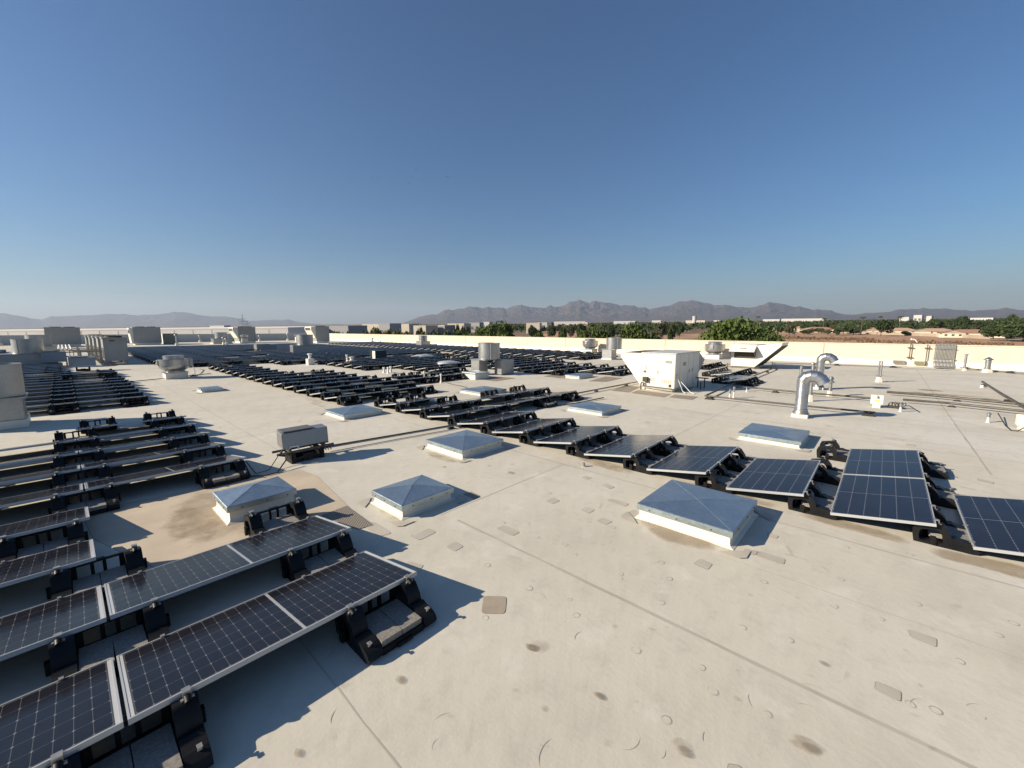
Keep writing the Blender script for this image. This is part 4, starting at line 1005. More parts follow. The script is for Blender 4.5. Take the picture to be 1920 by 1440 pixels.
# ------------------------------------------------------------------ land around the building
random.seed(11)
t = NT('desert_ground'); p = t.coord()
f1, f2, f3 = t.noise(p, .004, 6, .6), t.noise(p, .03, 6, .65), t.noise(p, .35, 4, .6)
c = t.mix(t.ramp(f1, .4, .6), (.22, .155, .105), (.17, .14, .10)); c = t.mix(t.math('MULTIPLY', t.ramp(f2, .5, .7), .6), c, (.10, .095, .055))
c = t.mix(t.math('MULTIPLY', t.ramp(f3, .5, .8), .3), c, (.27, .19, .125)); GROUND = t.out(c, .95, 0, .1)
t = NT('bare_field_soil'); p = t.coord(); f = t.noise(p, .06, 6, .7); g = t.noise(p, .5, 5, .7)
mp = t.new('Mapping'); t.put(mp.inputs[0], p); mp.inputs['Scale'].default_value = (.02, .25, 1); mp.inputs['Rotation'].default_value = (0, 0, .1)
h = t.noise(mp.outputs[0], 1.2, 5, .6)
c = t.mix(t.ramp(h, .35, .65), (.43, .275, .18), (.35, .22, .145)); c = t.mix(t.math('MULTIPLY', t.ramp(f, .5, .7), .5), c, (.44, .32, .21)); c = t.mix(t.math('MULTIPLY', t.ramp(g, .55, .8), .35), c, (.2, .13, .08))
SOIL = t.out(c, .95, 0, .1)
def sheet(name, pts, z, mat, label):
    m = MB(); m.add([(x, y, z) for x, y in pts], [tuple(range(len(pts)))]); o = m.build(name, mat)
    tag(o, label, name.replace('_', ' '), kind='structure', on=False); return o
R_ = 30000
sheet('ground', [(R_*cos(a), R_*sin(a)) for a in [2*pi*k/48 for k in range(48)]], GZ, GROUND, 'flat desert plain around the store out to the mountains')
def gp(px, py): v = onground(px, py); return (v.x, v.y)
sheet('field', [gp(1245, 628), gp(1440, 621.0), gp(1600, 624.5), gp(1860, 633.5), gp(2150, 647), gp(2300, 720), gp(1900, 760), gp(1400, 700), gp(1240, 660)], GZ+.06, SOIL, 'bare reddish brown field between the store and the houses')
sheet('field', [gp(1000, 622), gp(1090, 620), gp(1110, 632), gp(990, 634)], GZ+.05, SOIL, 'small patch of reddish ground between the round trees')

def facing(px):   # world angle so that local +x runs to the right of the picture and -y faces the camera
    d = ray(px, 600, True); return math.atan2(d.y, d.x)-pi/2
def bgroot(name, label, cat, px, D, group=None, turn=0, z=GZ):
    v = atdist(px, 600, D); return thing(name, label, cat, (v.x, v.y, z), facing(px)+turn, group, on=False)
# ---- buildings in the distance: px left/right, py of the roof line, distance, depth
BWHITE = plain('tilt_up_white', (.60, .59, .56), .8, 0, var=.06, scale=.05); BGREY = plain('tilt_up_grey', (.30, .30, .30), .8, var=.08, scale=.05)
BTAN = plain('tilt_up_tan', (.50, .45, .37), .85, var=.08, scale=.05); BDARK = plain('dark_facade', (.10, .10, .11), .7); BRW = plain('bright_white_wall', (.46, .45, .43), .8)
WGREY = plain('warehouse_wall', (.80, .78, .72), .85, 0, var=.05, scale=.08)
def hor(px): return 604.2-.0111*(px-960)
def block_b(px0, px1, py, D, depth_, mat, label, cat='building', turn=0, joints=0, windows=None, roofm=None, name='warehouse', group=None, side=None):
    pc = (px0+px1)/2; phi = math.atan((960-pc)/F); turn = (-.38-phi if pc < 960 else -.2)
    t = bgroot(name, label, cat, pc, D, group, turn)
    L = atdist(px0, 600, D); Rr = atdist(px1, 600, D); a = (Rr-L).length/2
    top = H-(py-hor(pc))/F*D/ max(.3, (ray(pc, 600, True).normalized().dot(ray(960, 600, True).normalized()))) ; hh = max(2.5, top-GZ)
    MB().box(-a, a, 0, min(depth_, 12), 0, hh-.5).build('wall', mat, t)
    MB().box(-a-.05, a+.05, -.05, min(depth_, 12)+.05, hh-.497, hh).build('roof', roofm or mat, t)
    if joints:
        j = MB(); n = int(2*a/joints)
        for k in range(1, n): j.box(-a+2*a*k/n-.12, -a+2*a*k/n+.12, -.06, -.002, 0, hh-.6)
        j.build('joint', plain('joint_grey', (.36, .35, .33), .8), t)
    if windows:
        for k in range(windows):
            x = -a+2*a*(k+.5)/windows; MB().box(x-a/windows*.6, x+a/windows*.6, -.08, -.002, hh*.35, hh*.62).build('window', BDARK, t)
    return t
d_ = 170; o_ = EYE+C3 @ Vector((-400, d_, 0))
wt = thing('warehouse', 'very long pale warehouse wall with vertical joints, beyond the back parapet, left', 'building', (o_.x, o_.y, GZ), math.atan2(-cos(AZ), sin(AZ))-.04, on=False)
WL, WH = 400-85, H-.95-GZ
MB().box(0, WL, 0, 70, 0, WH-.5).build('wall', WGREY, wt); MB().box(-.05, WL+.05, -.05, 70.05, WH-.497, WH).build('roof', WGREY, wt)
j = MB()
for k in range(1, 42): j.box(WL*k/42-.06, WL*k/42+.06, -.05, -.002, 0, WH-.6)
j.build('joint', plain('warehouse_joint', (.5, .48, .44), .8), wt)
block_b(545, 670, 610.5, 205, 30, BGREY, 'long flat grey building behind the left end of the sunlit parapet', turn=.0)
block_b(672, 722, 607.5, 330, 30, BTAN, 'low tan building right of the long grey building', windows=3)
block_b(706, 733, 606.5, 280, 16, BGREY, 'small grey two-storey block among the bushes', windows=2)
block_b(733, 770, 607.2, 300, 30, BTAN, 'tan building with shaded gable ends left of the mountain foot')
block_b(772, 800, 610.0, 230, 22, BTAN, 'tan building with a dark end wall beside a grey one', turn=.25)
block_b(800, 836, 609.5, 240, 26, BGREY, 'squat grey building with pale roof edge left of the round tree', roofm=BTAN)
block_b(836, 872, 606.5, 340, 26, BTAN, 'low tan building behind the dark bush, left of the round tree')
block_b(878, 900, 604.8, 500, 30, BGREY, 'grey shed with dark front left of the round tree', windows=2)
block_b(905, 918, 603.4, 620, 30, BRW, 'small bright white building behind the round tree')
block_b(986, 1012, 605.2, 420, 30, BTAN, 'pale building right of the round tree')
block_b(1008, 1026, 604.2, 560, 30, BRW, 'white building with a black front near the orchard row', windows=1)
block_b(1027, 1034, 604.4, 520, 14, BDARK, 'black cube-like building between two white ones')
block_b(1038, 1098, 602.6, 900, 60, BRW, 'long white roofed building under the highest peak')
block_b(1080, 1102, 604.0, 760, 40, BTAN, 'cream building before the long white roofs')
block_b(1150, 1192, 601.9, 980, 60, BRW, 'long white hall left of the white tower')
block_b(1222, 1240, 600.8, 1300, 60, BRW, 'tiny white hall between hall and tower')
block_b(1285, 1322, 600.6, 1150, 50, BTAN, 'low cream building at the foot of the white tower')
block_b(1338, 1350, 600.4, 1300, 40, BRW, 'tiny white building right of the tower')
block_b(1430, 1462, 598.6, 1500, 80, BRW, 'long white roof line behind the housing belt, left part')
block_b(1463, 1545, 597.6, 1600, 80, BRW, 'longest white roof line behind the housing belt')
block_b(1686, 1704, 595.2, 1100, 60, BRW, 'white building behind the trees, left of a pair')
block_b(1712, 1728, 593.2, 1100, 60, BRW, 'taller white building with stepped roof behind the trees', windows=2)
block_b(1736, 1746, 594.0, 1000, 40, BRW, 'white block right of the stepped white building')
block_b(1818, 1862, 595.0, 1300, 60, BRW, 'wide white building behind the trees on the right')
block_b(1900, 1925, 595.2, 1300, 60, BRW, 'white building cut off by the right edge')
block_b(380, 430, 610.4, 900, 60, BRW, 'bright white roof beyond the long pale warehouse')
t = bgroot('water_tower', 'slim bright white tower standing out before the mountains', 'tower', 1302, 1120)
tw = 4.6
MB().lathe([(tw, 0), (tw, 20)], n=18).build('shaft', BRW, t); MB().lathe([(tw+.6, 20.01), (tw+.6, 21.5)], n=18).build('head', BRW, t)
for i, px in enumerate((455, 452)):
    t = bgroot('lattice_pylon', 'thin lattice power pylon on the skyline, %s of two' % ('right' if i == 0 else 'left'), 'pylon', px if i == 0 else 463, 620+60*i, 'power pylons')
    m = MB(); hh = 26-8*i
    for sx, sy in ((-1, -1), (1, -1), (1, 1), (-1, 1)): m.tube([(sx*2.2, sy*2.2, 0), (sx*.5, sy*.5, hh*.7), (0, 0, hh)], .22, 4)
    for z in (.5, .62, .74): m.box(-4, 4, -.2, .2, hh*z, hh*z+.4)
    m.build('mast', BGREY, t)
# the long cream garden wall
a, b = gp(1430, 622.4), gp(1600, 625.5); pts = [gp(1425, 621.5), gp(1500, 623), gp(1600, 625.6), gp(1700, 629.2), gp(1800, 633.2), gp(1856, 636)]
t = thing('garden_wall', 'long low beige wall between the brown field and the houses', 'wall', (pts[0][0], pts[0][1], GZ), 0, on=False)
m = MB()
for p_, q_ in zip(pts, pts[1:]):
    u = Vector(q_)-Vector(p_); n = Vector((-u.y, u.x)).normalized()*.12; o_ = Vector(pts[0])
    A, B = Vector(p_)-o_, Vector(q_)-o_
    m.hexa([(*(A-n), 0), (*(B-n), 0), (*(B+n), 0), (*(A+n), 0), (*(A-n), 1.9), (*(B-n), 1.9), (*(B+n), 1.9), (*(A+n), 1.9)])
m.build('wall', plain('garden_wall_block', (.34, .28, .21), .9, var=.1, scale=.3), t)
# ---- houses
TILE = plain('clay_tile_roof', (.33, .175, .115), .85, var=.15, scale=.8); TILE2 = plain('pale_tile_roof', (.40, .27, .19), .85, var=.12, scale=.8)
STUC = plain('house_stucco', (.62, .54, .42), .9, var=.06, scale=.3)
def house(px, py, wd, dp, turn, label, tile=TILE, gable=True, win=3, hh=2.7, rise=1.9):
    v = onground(px, py); t = thing('house', label, 'house', (v.x, v.y, GZ), facing(px)+turn, 'tile roofed houses', on=False)
    a = wd/2
    MB().box(-a, a, 0, dp, 0, hh).build('wall', STUC, t)
    r = MB(); e = .5
    if gable:      # gable towards the camera on the left third
        r.add([(-a-e, -e, hh), (a+e, -e, hh), (a+e, dp+e, hh), (-a-e, dp+e, hh), (-a*.35, dp/2, hh+rise), (a-dp/2, dp/2, hh+rise)],
              [(0, 1, 5, 4), (1, 2, 5), (2, 3, 4, 5), (3, 0, 4), (3, 2, 1, 0)])
        r.build('roof', tile, t)
        g = MB(); gw = a*.42; gx = -a*.55
        g.add([(gx-gw, -.9, hh-.3), (gx+gw, -.9, hh-.3), (gx, -.9, hh+rise*.75)], [(0, 1, 2), (2, 1, 0)]); g.box(gx-gw*.9, gx+gw*.9, -.88, 0, 0, hh-.32); g.build('gable_wall', STUC, t)
        g = MB(); g.add([(gx-gw-.3, -1.1, hh-.35), (gx, -1.1, hh+rise*.8), (gx, dp*.5, hh+rise*.8), (gx-gw-.3, dp*.3, hh-.35), (gx+gw+.3, -1.1, hh-.35), (gx+gw+.3, dp*.3, hh-.35)], [(0, 1, 2, 3), (1, 4, 5, 2)])
        g.build('gable_roof', tile, t)
    else:
        r.add([(-a-e, -e, hh), (a+e, -e, hh), (a+e, dp+e, hh), (-a-e, dp+e, hh), (-a+dp/2, dp/2, hh+rise), (a-dp/2, dp/2, hh+rise)],
              [(0, 1, 5, 4), (1, 2, 5), (2, 3, 4, 5), (3, 0, 4), (3, 2, 1, 0)]); r.build('roof', tile, t)
    for k in range(win):
        x = -a*.9+(k+.5)*a*(.9 if gable else 1.8)/win; y = -.9 if gable else -.02
        f = MB().box(x-.55, x+.55, y-.04, y-.003, 1.0, 2.0).build('window', DARK, t)
    if gable:
        for k in range(2): MB().box(a*(.4+.25*k)-.5, a*(.4+.25*k)+.5, -.04, -.003, 1.0, 2.0).build('window', DARK, t)
    return t
house(1820, 633.5, 25, 12, .12, 'nearest house with white arched gable wall and clay roof behind the garden wall, right', win=4)
house(1752, 629.5, 21, 12, .1, 'house with pale gable and clay roof just left of the nearest house', TILE2, win=0)
house(1690, 627.5, 17, 11, .05, 'low house with pale roof half behind dark trees', TILE2, False, 2)
house(1637, 626.2, 6, 9, .1, 'small white-fronted shed house left of a dark tree', TILE2, False, 1)
house(1532, 623.6, 24, 12, .05, 'clay roofed house with white gable at the left end of the garden wall', win=0)
house(1575, 621.8, 16, 11, -.1, 'clay roofed house tucked behind the first one on the left', TILE, False, 2)
house(1461, 620.8, 12, 10, 0, 'small white walled house left of the drooping tree', TILE2, False, 2)
house(1500, 620.0, 8, 9, .2, 'white shed between drooping tree and garden wall', TILE2, False, 0)
house(1620, 617.8, 15, 10, .1, 'clay roof peeping between trees, left of centre in the belt', TILE, False, 1)
house(1735, 614.0, 17, 11, 0, 'clay roof behind the gabled houses, upper row', TILE, False, 1)
house(1776, 619.5, 16, 11, .1, 'broad clay roof between two gabled houses, second row', TILE, False, 0)
house(1828, 615.5, 16, 11, 0, 'clay roof behind the nearest house, second row right', TILE2, False, 1)
house(1883, 611.5, 18, 11, 0, 'pale roof among dark trees at the right end of the belt', TILE2, False, 1)
house(1560, 609.5, 16, 11, .2, 'distant clay roof above the left houses', TILE, False, 0)
house(1600, 607.5, 18, 11, .2, 'distant pale roof higher in the belt', TILE2, False, 0)
house(1400, 612.5, 15, 11, .2, 'distant roof right of the big round tree top', TILE, False, 0)
house(872, 626.0, 10, 9, .1, 'shaded brown roof below the round tree on the left', plain('brown_roof', (.12, .085, .06), .9), False, 0)
house(1040, 618.5, 22, 12, .1, 'long low clay coloured building between the round trees', TILE, False, 3)
house(1275, 621.0, 20, 11, .1, 'dark roofed building left of the biggest tree', BDARK, False, 2)

# ---- trees
def m_leaf(name, a, b):
    t = NT(name); n = t.noise(t.coord(), .9, 3, .6); g = t.new('ObjectInfo')
    f = t.math('ADD', t.math('MULTIPLY', n, .9), t.math('MULTIPLY', g.outputs['Random'], .25))
    c = t.mix(t.ramp(f, .35, .85), a, b)
    return t.out(c, .75, 0, .2)
LEAFG = m_leaf('bright_foliage', (.040, .070, .014), (.115, .150, .036)); LEAFD = m_leaf('dark_foliage', (.028, .045, .016), (.065, .09, .032))
LEAFO = m_leaf('olive_foliage', (.055, .060, .028), (.11, .11, .06)); BARK = plain('bark', (.10, .075, .055), .9, var=.3)
def crown_mesh(name, n, leaf, mat, seed, flat=.62, lobes=9, droop=0):
    rg = np.random.default_rng(seed); V = []; Fc = []
    C_ = [(0, 0, .5, .5)]
    for k in range(lobes):
        a = rg.uniform(0, 2*pi); r = rg.uniform(.25, .62); z = .12+(.78*(1-(r/.72)**2))*rg.uniform(.45, 1); C_.append((r*cos(a), r*sin(a), z, rg.uniform(.2, .36)))
    m = n // len(C_)
    for cx, cy, cz, cr in C_:
        k = int(m*(cr/.3)**1.3)
        d = rg.normal(size=(k, 3)); d /= np.linalg.norm(d, axis=1)[:, None]; rr = cr*(rg.uniform(.45, 1.08, k))**.6
        P = d*rr[:, None]*np.array([1, 1, .8])+np.array([cx, cy, cz]); P[:, 2] = np.clip(P[:, 2], .04, None)
        if droop: P[:, 2] -= droop*np.hypot(P[:, 0], P[:, 1])**2
        for q in range(k):
            u = rg.normal(size=3); u /= np.linalg.norm(u); v = np.cross(u, rg.normal(size=3)); v /= np.linalg.norm(v)
            s = leaf*rg.uniform(.6, 1.5); p = P[q]; o = len(V)
            V += [p-u*s-v*s*.5, p+u*s*.3-v*s*.7, p+u*s+v*s*.3, p-u*s*.2+v*s*.7]; Fc.append((o, o+1, o+2, o+3))
    V = np.array(V); V[:, 2] *= flat*1.0
    me = bpy.data.meshes.new(name); me.from_pydata(V.tolist(), [], Fc); me.materials.append(mat); return me
def trunk_mesh():
    m = MB(); m.tube([(0, 0, 0), (.01, 0, .18), (0, .01, .34)], [.045, .035, .03], 7)
    for a in (0, 1.3, 2.5, 3.7, 5): m.tube([(0, 0, .16), (.12*cos(a), .12*sin(a), .32), (.34*cos(a), .34*sin(a), .52)], [.024, .017, .006], 5)
    return m.mesh('trunk', BARK)
TRUNK = trunk_mesh()
CR = {'big': [crown_mesh('crown', 16000, .022, LEAFG, 3, .55, 26), crown_mesh('crown', 9000, .028, LEAFG, 4, .7, 14), crown_mesh('crown', 9000, .028, LEAFG, 5, .75, 14)],
      'dark': [crown_mesh('crown', 1500, .06, LEAFD, 6+k, .8+.15*k, 8) for k in range(4)],
      'olive': [crown_mesh('crown', 1300, .06, LEAFO, 16+k, .7, 8) for k in range(3)],
      'green': [crown_mesh('crown', 1500, .055, LEAFG, 26+k, .8, 9) for k in range(3)]}
def tree(px, D, top_py, wpx, label, kind='dark', var=0, group=None, low=.0, cat='tree', name='desert_tree'):
    k = ray(px, 600, True).normalized().dot(ray(960, 600, True).normalized())
    if kind != 'big': D = D/k
    v = atdist(px, 600, D)
    top = H-(top_py-hor(px))/F*D*k; w_ = wpx/F*D*k
    t = thing(name, label, cat, (v.x, v.y, GZ), random.uniform(0, 6), group, on=False)
    hgt = max(top-GZ, 1.5); base = hgt*.18+low
    me = CR[kind][var % len(CR[kind])]
    zmax = max(vv.co.z for vv in me.vertices) if not me.get('zm') else me['zm']; me['zm'] = zmax
    c = bpy.data.objects.new('crown', me); COL.objects.link(c); c.parent = t; c.location = (0, 0, base); c.scale = (w_/1.72, w_/1.72, (hgt-base)/zmax)
    u = bpy.data.objects.new('trunk', TRUNK); COL.objects.link(u); u.parent = t; u.scale = (w_*.5, w_*.5, hgt*1.05)
    return t
tree(1388, 66, 592.5, 172, 'biggest broad bright green tree rising above the parapet right of centre', 'big', 0)
tree(1445, 62, 614, 90, 'lower bushy green tree filling the right foot of the biggest tree', 'big', 1)
tree(938, 88, 599.5, 92, 'round bright green tree above the parapet left of centre', 'big', 2)
tree(1114, 74, 604.5, 84, 'bright green tree above the parapet behind the fan drums', 'big', 1)
tree(1190, 76, 601.5, 92, 'bright green tree right of centre behind the large cream unit', 'big', 2)
tree(1222, 78, 616, 60, 'dark bushy tree beside the bright one behind the cream unit', 'dark', 1)
tree(905, 92, 607, 60, 'left shoulder tree of the round bright green one', 'big', 1)
for i, (px, D, tp, w_) in enumerate(((612, 130, 620, 40), (634, 125, 618.5, 40), (655, 122, 619.5, 34), (683, 128, 617.5, 34), (702, 122, 611, 50), (722, 125, 615.5, 44), (744, 122, 615.5, 44), (765, 125, 619, 40), (788, 125, 620, 36), (812, 130, 617, 44), (835, 128, 616.5, 36), (858, 130, 613.5, 32), (878, 126, 618, 40), (1010, 126, 620, 34), (1050, 120, 621, 30))):
    tree(px, D, tp, w_, 'yellow-green bush top %s from the left along the far parapet' % od(i+1), 'green', i, 'yellow green bush tops over the far parapet')
for i, (px, D, tp, w_) in enumerate(((858, 240, 605.5, 13), (868, 235, 609, 14), (878, 250, 611, 12), (846, 300, 610, 10), (788, 210, 611, 14), (783, 205, 614, 10), (997, 240, 608, 20), (1002, 245, 612, 18))):
    tree(px, D, tp, w_, 'small dark tree %s from the left among the industrial blocks' % od(i+1), 'dark', i, 'dark trees among the industrial blocks')
big = [(1584, 290, 605, 22), (1606, 300, 612, 26), (1655, 265, 598, 32), (1630, 340, 603, 20), (1697, 330, 602, 38), (1715, 290, 615, 20), (1755, 330, 596, 30), (1775, 360, 598, 24),
       (1803, 340, 590.5, 28), (1818, 330, 607, 24), (1838, 340, 602, 34), (1868, 215, 608, 38), (1893, 195, 606, 60), (1925, 190, 600, 70), (1897, 400, 588, 24), (1880, 330, 597, 40), (1915, 330, 594, 36), (1483, 262, 602.5, 20),
       (1548, 380, 604, 22), (1668, 300, 611, 20), (1700, 268, 619, 18)]
for i, (px, D, tp, w_) in enumerate(big):
    if px == 1483: tree(px, D, tp, w_, 'drooping grey-green tree beside the small white walled house', 'olive', 1)
    else: tree(px, D, tp, w_, 'dark dense tree %s from the left between the tile roofed houses' % od(sum(1 for b_ in big if b_[0] < px and b_[0] != 1483)+1), 'dark', i, 'dark trees around the houses')
# the belt of small trees towards the plain
belt = []
for i in range(165):
    px = random.uniform(700, 1935) if i % 5 == 0 else random.uniform(990, 1935); D = 300*6**random.uniform(0, 1); tp = hor(px)+(11.4-random.uniform(4, 8.5))/D*F
    if 1290 < px < 1312: continue
    belt.append((px, D, tp, random.uniform(6, 11)/D*F))
for i in range(74):
    px = random.uniform(1470, 1900); D = random.uniform(275, 460); belt.append((px, D, hor(px)+(11.4-random.uniform(3.5, 6.5))/D*F, random.uniform(5, 9)/D*F))
for i, (px, D, tp, w_) in enumerate(sorted(belt)):
    kind = random.choice(('dark', 'dark', 'dark', 'olive'))
    tree(px, D, tp, w_, 'small far tree in the dark tree belt below the mountains', kind, i, 'far trees of the tree belt', name='far_tree')
for i, (px, D, tp, w_) in enumerate(((1262, 190, 603, 22), (1240, 230, 601.5, 26), (1275, 260, 604, 22), (1143, 230, 606, 22), (1056, 200, 611, 20), (1070, 240, 607, 18), (1090, 260, 605, 22), (1035, 260, 609, 16), (1012, 210, 616, 18), (1250, 300, 601, 14), (1425, 240, 611, 24), (1442, 260, 608, 20), (1460, 300, 605, 22))):
    tree(px, D, tp, w_, 'mid-distance dark tree %s from the left beyond the bright ones' % od(i+1), 'olive' if i % 4 == 1 else 'dark', i, 'mid-distance dark trees')
t = None
for i in range(5):            # palms
    px = (1421, 1617, 1688, 1650, 1545)[i]; D = (420, 380, 420, 500, 450)[i]; v = atdist(px, 600, D); hh = H-GZ+(2.5, .8, 1.2, 1.5, .5)[i]
    t = thing('palm_tree', 'thin palm %s from the left sticking out of the tree belt' % od(sorted((1421, 1617, 1688, 1650, 1545)).index(px)+1), 'palm', (v.x, v.y, GZ), 0, 'palms in the tree belt', on=False)
    MB().tube([(0, 0, 0), (.2, 0, hh*.5), (0, 0, hh)], [.35, .25, .2], 6).build('trunk', BARK, t)
    m = MB()
    for k in range(16):
        a = k*2.4; e = random.uniform(-.4, .7); q = [(1.1*s_*cos(a), 1.1*s_*sin(a), hh+s_*e-.35*s_*s_) for s_ in (0, 1, 2)]
        m.tube(q, [.06, .22, .03], 4)
    m.build('crown', LEAFD, t)
# the far-off wood that closes the plain
rg = np.random.default_rng(77); V, Fc = [], []
for i in range(5600):
    px = rg.uniform(985, 1960) if i % 6 else rg.uniform(690, 990); k = ray(px, 600, True).normalized().dot(ray(960, 600, True).normalized())
    D = 430*5.5**rg.uniform(0, 1)/k; v = atdist(px, 600, D); hh = rg.uniform(3.5, 8); ww = rg.uniform(3, 7)
    for q in range(7):
        c_ = np.array([v.x+rg.normal()*ww*.45, v.y+rg.normal()*ww*.45, GZ+hh*rg.uniform(.3, .95)])
        u = rg.normal(size=3); u /= np.linalg.norm(u); w2 = np.cross(u, rg.normal(size=3)); w2 /= np.linalg.norm(w2); s_ = rg.uniform(.9, 2.0); o_ = len(V)
        V += [c_-u*s_, c_+w2*s_*.8, c_+u*s_, c_-w2*s_*.8]; Fc.append((o_, o_+1, o_+2, o_+3))
me = bpy.data.meshes.new('far_wood'); me.from_pydata([tuple(x) for x in V], [], Fc); me.materials.append(LEAFD)
o = bpy.data.objects.new('far_wood', me); COL.objects.link(o); tag(o, 'far-off dark tree cover on the plain below the mountains', 'wood', kind='stuff', on=False)
# dry bushes on the field, in rows
m = MB(); rg = random.Random(5)
for i in range(900):
    px = rg.uniform(1440, 1640) if i % 3 else rg.uniform(1600, 1900); py = (633+.022*(px-1440))+rg.gauss(0, 1.6)+ (3 if i % 3 == 0 else 0)
    v = onground(px, py); r = rg.uniform(.25, .7)
    for k in range(7):
        a = rg.uniform(0, 6.3); b_ = rg.uniform(.2, 1); u = Vector((cos(a), sin(a), b_*1.5))*r; w2 = Vector((-sin(a), cos(a), .2))*r*.5
        m.add([v-w2, v+w2, v+u], [(0, 1, 2)])
tag(m.build('dry_bushes', m_leaf('dry_brush', (.12, .075, .04), (.22, .15, .08))), 'scattered dry brown brush on the bare field', 'brush', kind='stuff', on=False)

# ------------------------------------------------------------------ mountains
from mathutils import noise as mnoise
t = NT('mountain_rock'); p = t.coord(); f = t.noise(p, .0016, 8, .65); g = t.noise(p, .008, 6, .7)
c = t.mix(t.ramp(f, .35, .65), (.085, .070, .062), (.055, .05, .045)); c = t.mix(t.math('MULTIPLY', t.ramp(g, .5, .7), .4), c, (.22, .17, .14))
ROCK = t.out(c, 1, 0, .05)
def ridge_noise(x, y, rg):
    v = 0; a = 1; tot = 0
    for (sx, ph) in rg:
        v += a*(1-abs(math.sin(x*sx+ph+.8*math.sin(y*sx*.7+ph*2)+1.3*math.sin(x*sx*.37+ph*3)))); tot += a; a *= .62
    return v/tot
def mountains(name, prof, D, depth, label, seed, amp=1.0):
    rg = random.Random(seed); oct_ = [(2*pi/(w_*1.0), rg.uniform(0, 6)) for w_ in (60, 33, 17, 8.5, 4.4)]
    px0, px1 = prof[0][0], prof[-1][0]; N = int((px1-px0)*1.5); M_ = 44; V = []; Fc = []
    xs = [p_[0] for p_ in prof]; ys = [p_[1] for p_ in prof]
    for i in range(N+1):
        px = px0+(px1-px0)*i/N; py = np.interp(px, xs, ys)
        k = ray(px, 600, True).normalized().dot(ray(960, 600, True).normalized())
        hr = max(0., (hor(px)-py))/F*D*k+H-GZ+ 6*ridge_noise(px*1.7, 0, oct_)
        hr = max(hr, 5)
        d = ray(px, 600, True); L = math.hypot(d.x, d.y); ux, uy = d.x/L, d.y/L
        for j in range(M_+1):
            s = j/M_                         # 0 at the foot, 1 on the ridge, then down behind
            Dj = D-depth*(1-min(s/.8, 1.2)); X, Y = ux*Dj, uy*Dj
            if s <= .8:
                q = s/.8
                wx, wy = mnoise.noise((X/1500, Y/1500, seed))*350, mnoise.noise((X/1500, Y/1500, seed+9))*350
                n_ = mnoise.ridged_multi_fractal(((X+wx)/520, (Y+wy)/520, seed*3.1), .9, 2.1, 6, 1.0, 2.0, noise_basis='PERLIN_ORIGINAL')/2.2
                n_ = min(max(n_, 0), 1.2); z = hr*(q**1.35*(1-.50*(1-n_)*(1-q)**.35*amp))+18*n_*q
                if q == 1: z = hr
            else: z = hr*(1-(s-.8)/.2)
            V.append((X, Y, GZ-2+max(z, 0)))
    for i in range(N):
        for j in range(M_):
            a = i*(M_+1)+j; Fc.append((a, a+M_+1, a+M_+2, a+1))
    me = bpy.data.meshes.new(name); me.from_pydata(V, [], Fc); me.materials.append(ROCK)
    o = bpy.data.objects.new(name, me); COL.objects.link(o); tag(o, label, 'mountains', kind='structure', on=False)
L_ = [(-260, 600), (-150, 592), (-60, 590), (0, 588.5), (15, 588), (45, 594), (60, 598), (78, 599.5), (95, 594), (140, 592.5), (150, 591), (175, 590), (205, 589), (235, 589), (262, 591), (290, 590.5), (318, 587.5), (328, 584.5), (350, 586), (375, 591.5), (400, 593.5), (425, 594), (438, 596), (462, 601.5), (480, 602), (515, 600), (528, 600.5), (541, 598.8), (560, 604), (590, 607.5), (640, 609)]
R1 = [(752, 607), (770, 601), (785, 594.5), (802, 590.6), (820, 589.3), (833, 582), (842, 580), (852, 581), (866, 578), (879, 575.4), (893, 575.4), (904, 578), (916, 575.4), (925, 578), (933, 576.4), (943, 575), (950, 578.8), (960, 575), (977, 570.6), (985, 573.5), (993, 575.4), (1008, 577), (1022, 577), (1033, 572.5), (1040, 575), (1047, 575.8), (1060, 571.5), (1070, 565.6), (1080, 564), (1087, 560.6), (1095, 564), (1104, 568), (1114, 564.4), (1125, 566.5), (1135, 567), (1156, 571), (1160, 572.5), (1175, 573), (1187, 573), (1197, 577), (1208, 576.4), (1216, 580), (1230, 577), (1247, 574.6), (1258, 569.5), (1270, 565), (1280, 565.5), (1295, 562.6), (1306, 565), (1316, 568), (1330, 568.6), (1337, 572), (1347, 571.6), (1356, 570.6), (1379, 575), (1395, 577), (1406, 577.7), (1418, 574), (1429, 571), (1439, 566), (1450, 567), (1468, 570), (1480, 574), (1489, 576.4), (1497, 574.6), (1510, 578), (1522, 581), (1530, 579.8), (1540, 582), (1556, 582.6), (1567, 587), (1582, 590), (1640, 594)]
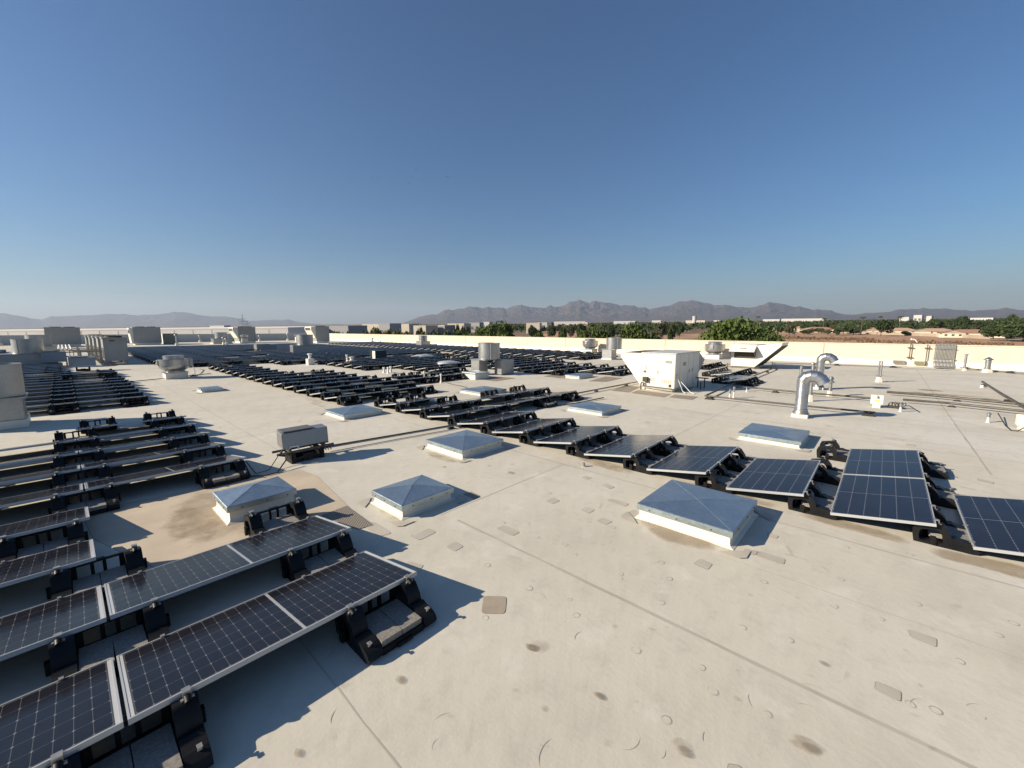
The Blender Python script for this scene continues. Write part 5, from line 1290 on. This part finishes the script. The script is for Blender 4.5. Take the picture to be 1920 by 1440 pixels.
R2 = [(1560, 594), (1590, 590), (1607, 589.6), (1620, 587.4), (1650, 586.6), (1666, 585.6), (1676, 582), (1687, 580), (1697, 581), (1707, 580), (1718, 580.6), (1728, 577.4), (1740, 579), (1755, 579.4), (1770, 578.5), (1787, 582), (1805, 581.6), (1822, 584), (1840, 582), (1853, 580), (1868, 579.6), (1882, 576.4), (1892, 578.4), (1905, 581), (1930, 582), (1990, 584), (2100, 590)]
mountains('mountains', L_, 19000, 2600, 'faint hazy grey range on the left skyline', 1, .7)
mountains('mountains', R2, 15000, 2400, 'lower grey range at the right end of the skyline', 3)
mountains('mountains', R1, 14000, 3600, 'long jagged grey-brown range in the centre right', 2, 1.1)

# ------------------------------------------------------------------ birds
m = MB(); m.lathe([(.01, -.25), (.09, -.1), (.10, .05), (.05, .2), (.01, .3)], n=8)
for s in (-1, 1): m.add([(0, .0, .1), (0, .0, -.12), (s*.35, .12, -.05), (s*.75, .02, -.12), (s*.35, .14, .08)], [(0, 1, 2, 4), (4, 2, 3)])
m.add([(-.05, 0, -.22), (.05, 0, -.22), (.1, 0, -.42), (-.1, 0, -.42)], [(0, 1, 2, 3)])
BIRD = m.mesh('bird', plain('dark_feathers', (.04, .035, .03), .8))
for i, (px, py) in enumerate(((699, 321), (697, 334), (708, 333.5), (767, 343), (771.5, 331), (780, 317.5), (797, 310), (798, 320.5), (792, 337), (798, 342), (810, 300), (840, 332), (836, 331), (873, 309.5), (908, 296))):
    v = atdist(px, py, 210+10*(i % 5)); o = bpy.data.objects.new('bird', BIRD); COL.objects.link(o); o.location = v
    o.rotation_euler = (random.uniform(-.5, .5), random.uniform(-.6, .6), random.uniform(0, 6)); o.scale = (.8,)*3
    tag(o, 'tiny dark bird in the loose flock high in the blue sky', 'bird', 'flock of far birds', on=False)

# ------------------------------------------------------------------ air
HZ = MB(); HZ.box(-22500, 22500, -22500, 22500, GZ-3, 930)
hm = bpy.data.materials.new('haze_air'); hm.use_nodes = True; n = hm.node_tree.nodes; n.remove(n['Principled BSDF'])
pv = n.new('ShaderNodeVolumePrincipled'); hm.node_tree.links.new(pv.outputs[0], n['Material Output'].inputs['Volume'])
pv.inputs['Color'].default_value = (.66, .78, .96, 1); pv.inputs['Density'].default_value = 4.6e-5; pv.inputs['Anisotropy'].default_value = .2
ho = HZ.build('haze', hm); tag(ho, 'thin even desert haze over the whole plain', 'haze', kind='stuff', on=False)
nest()
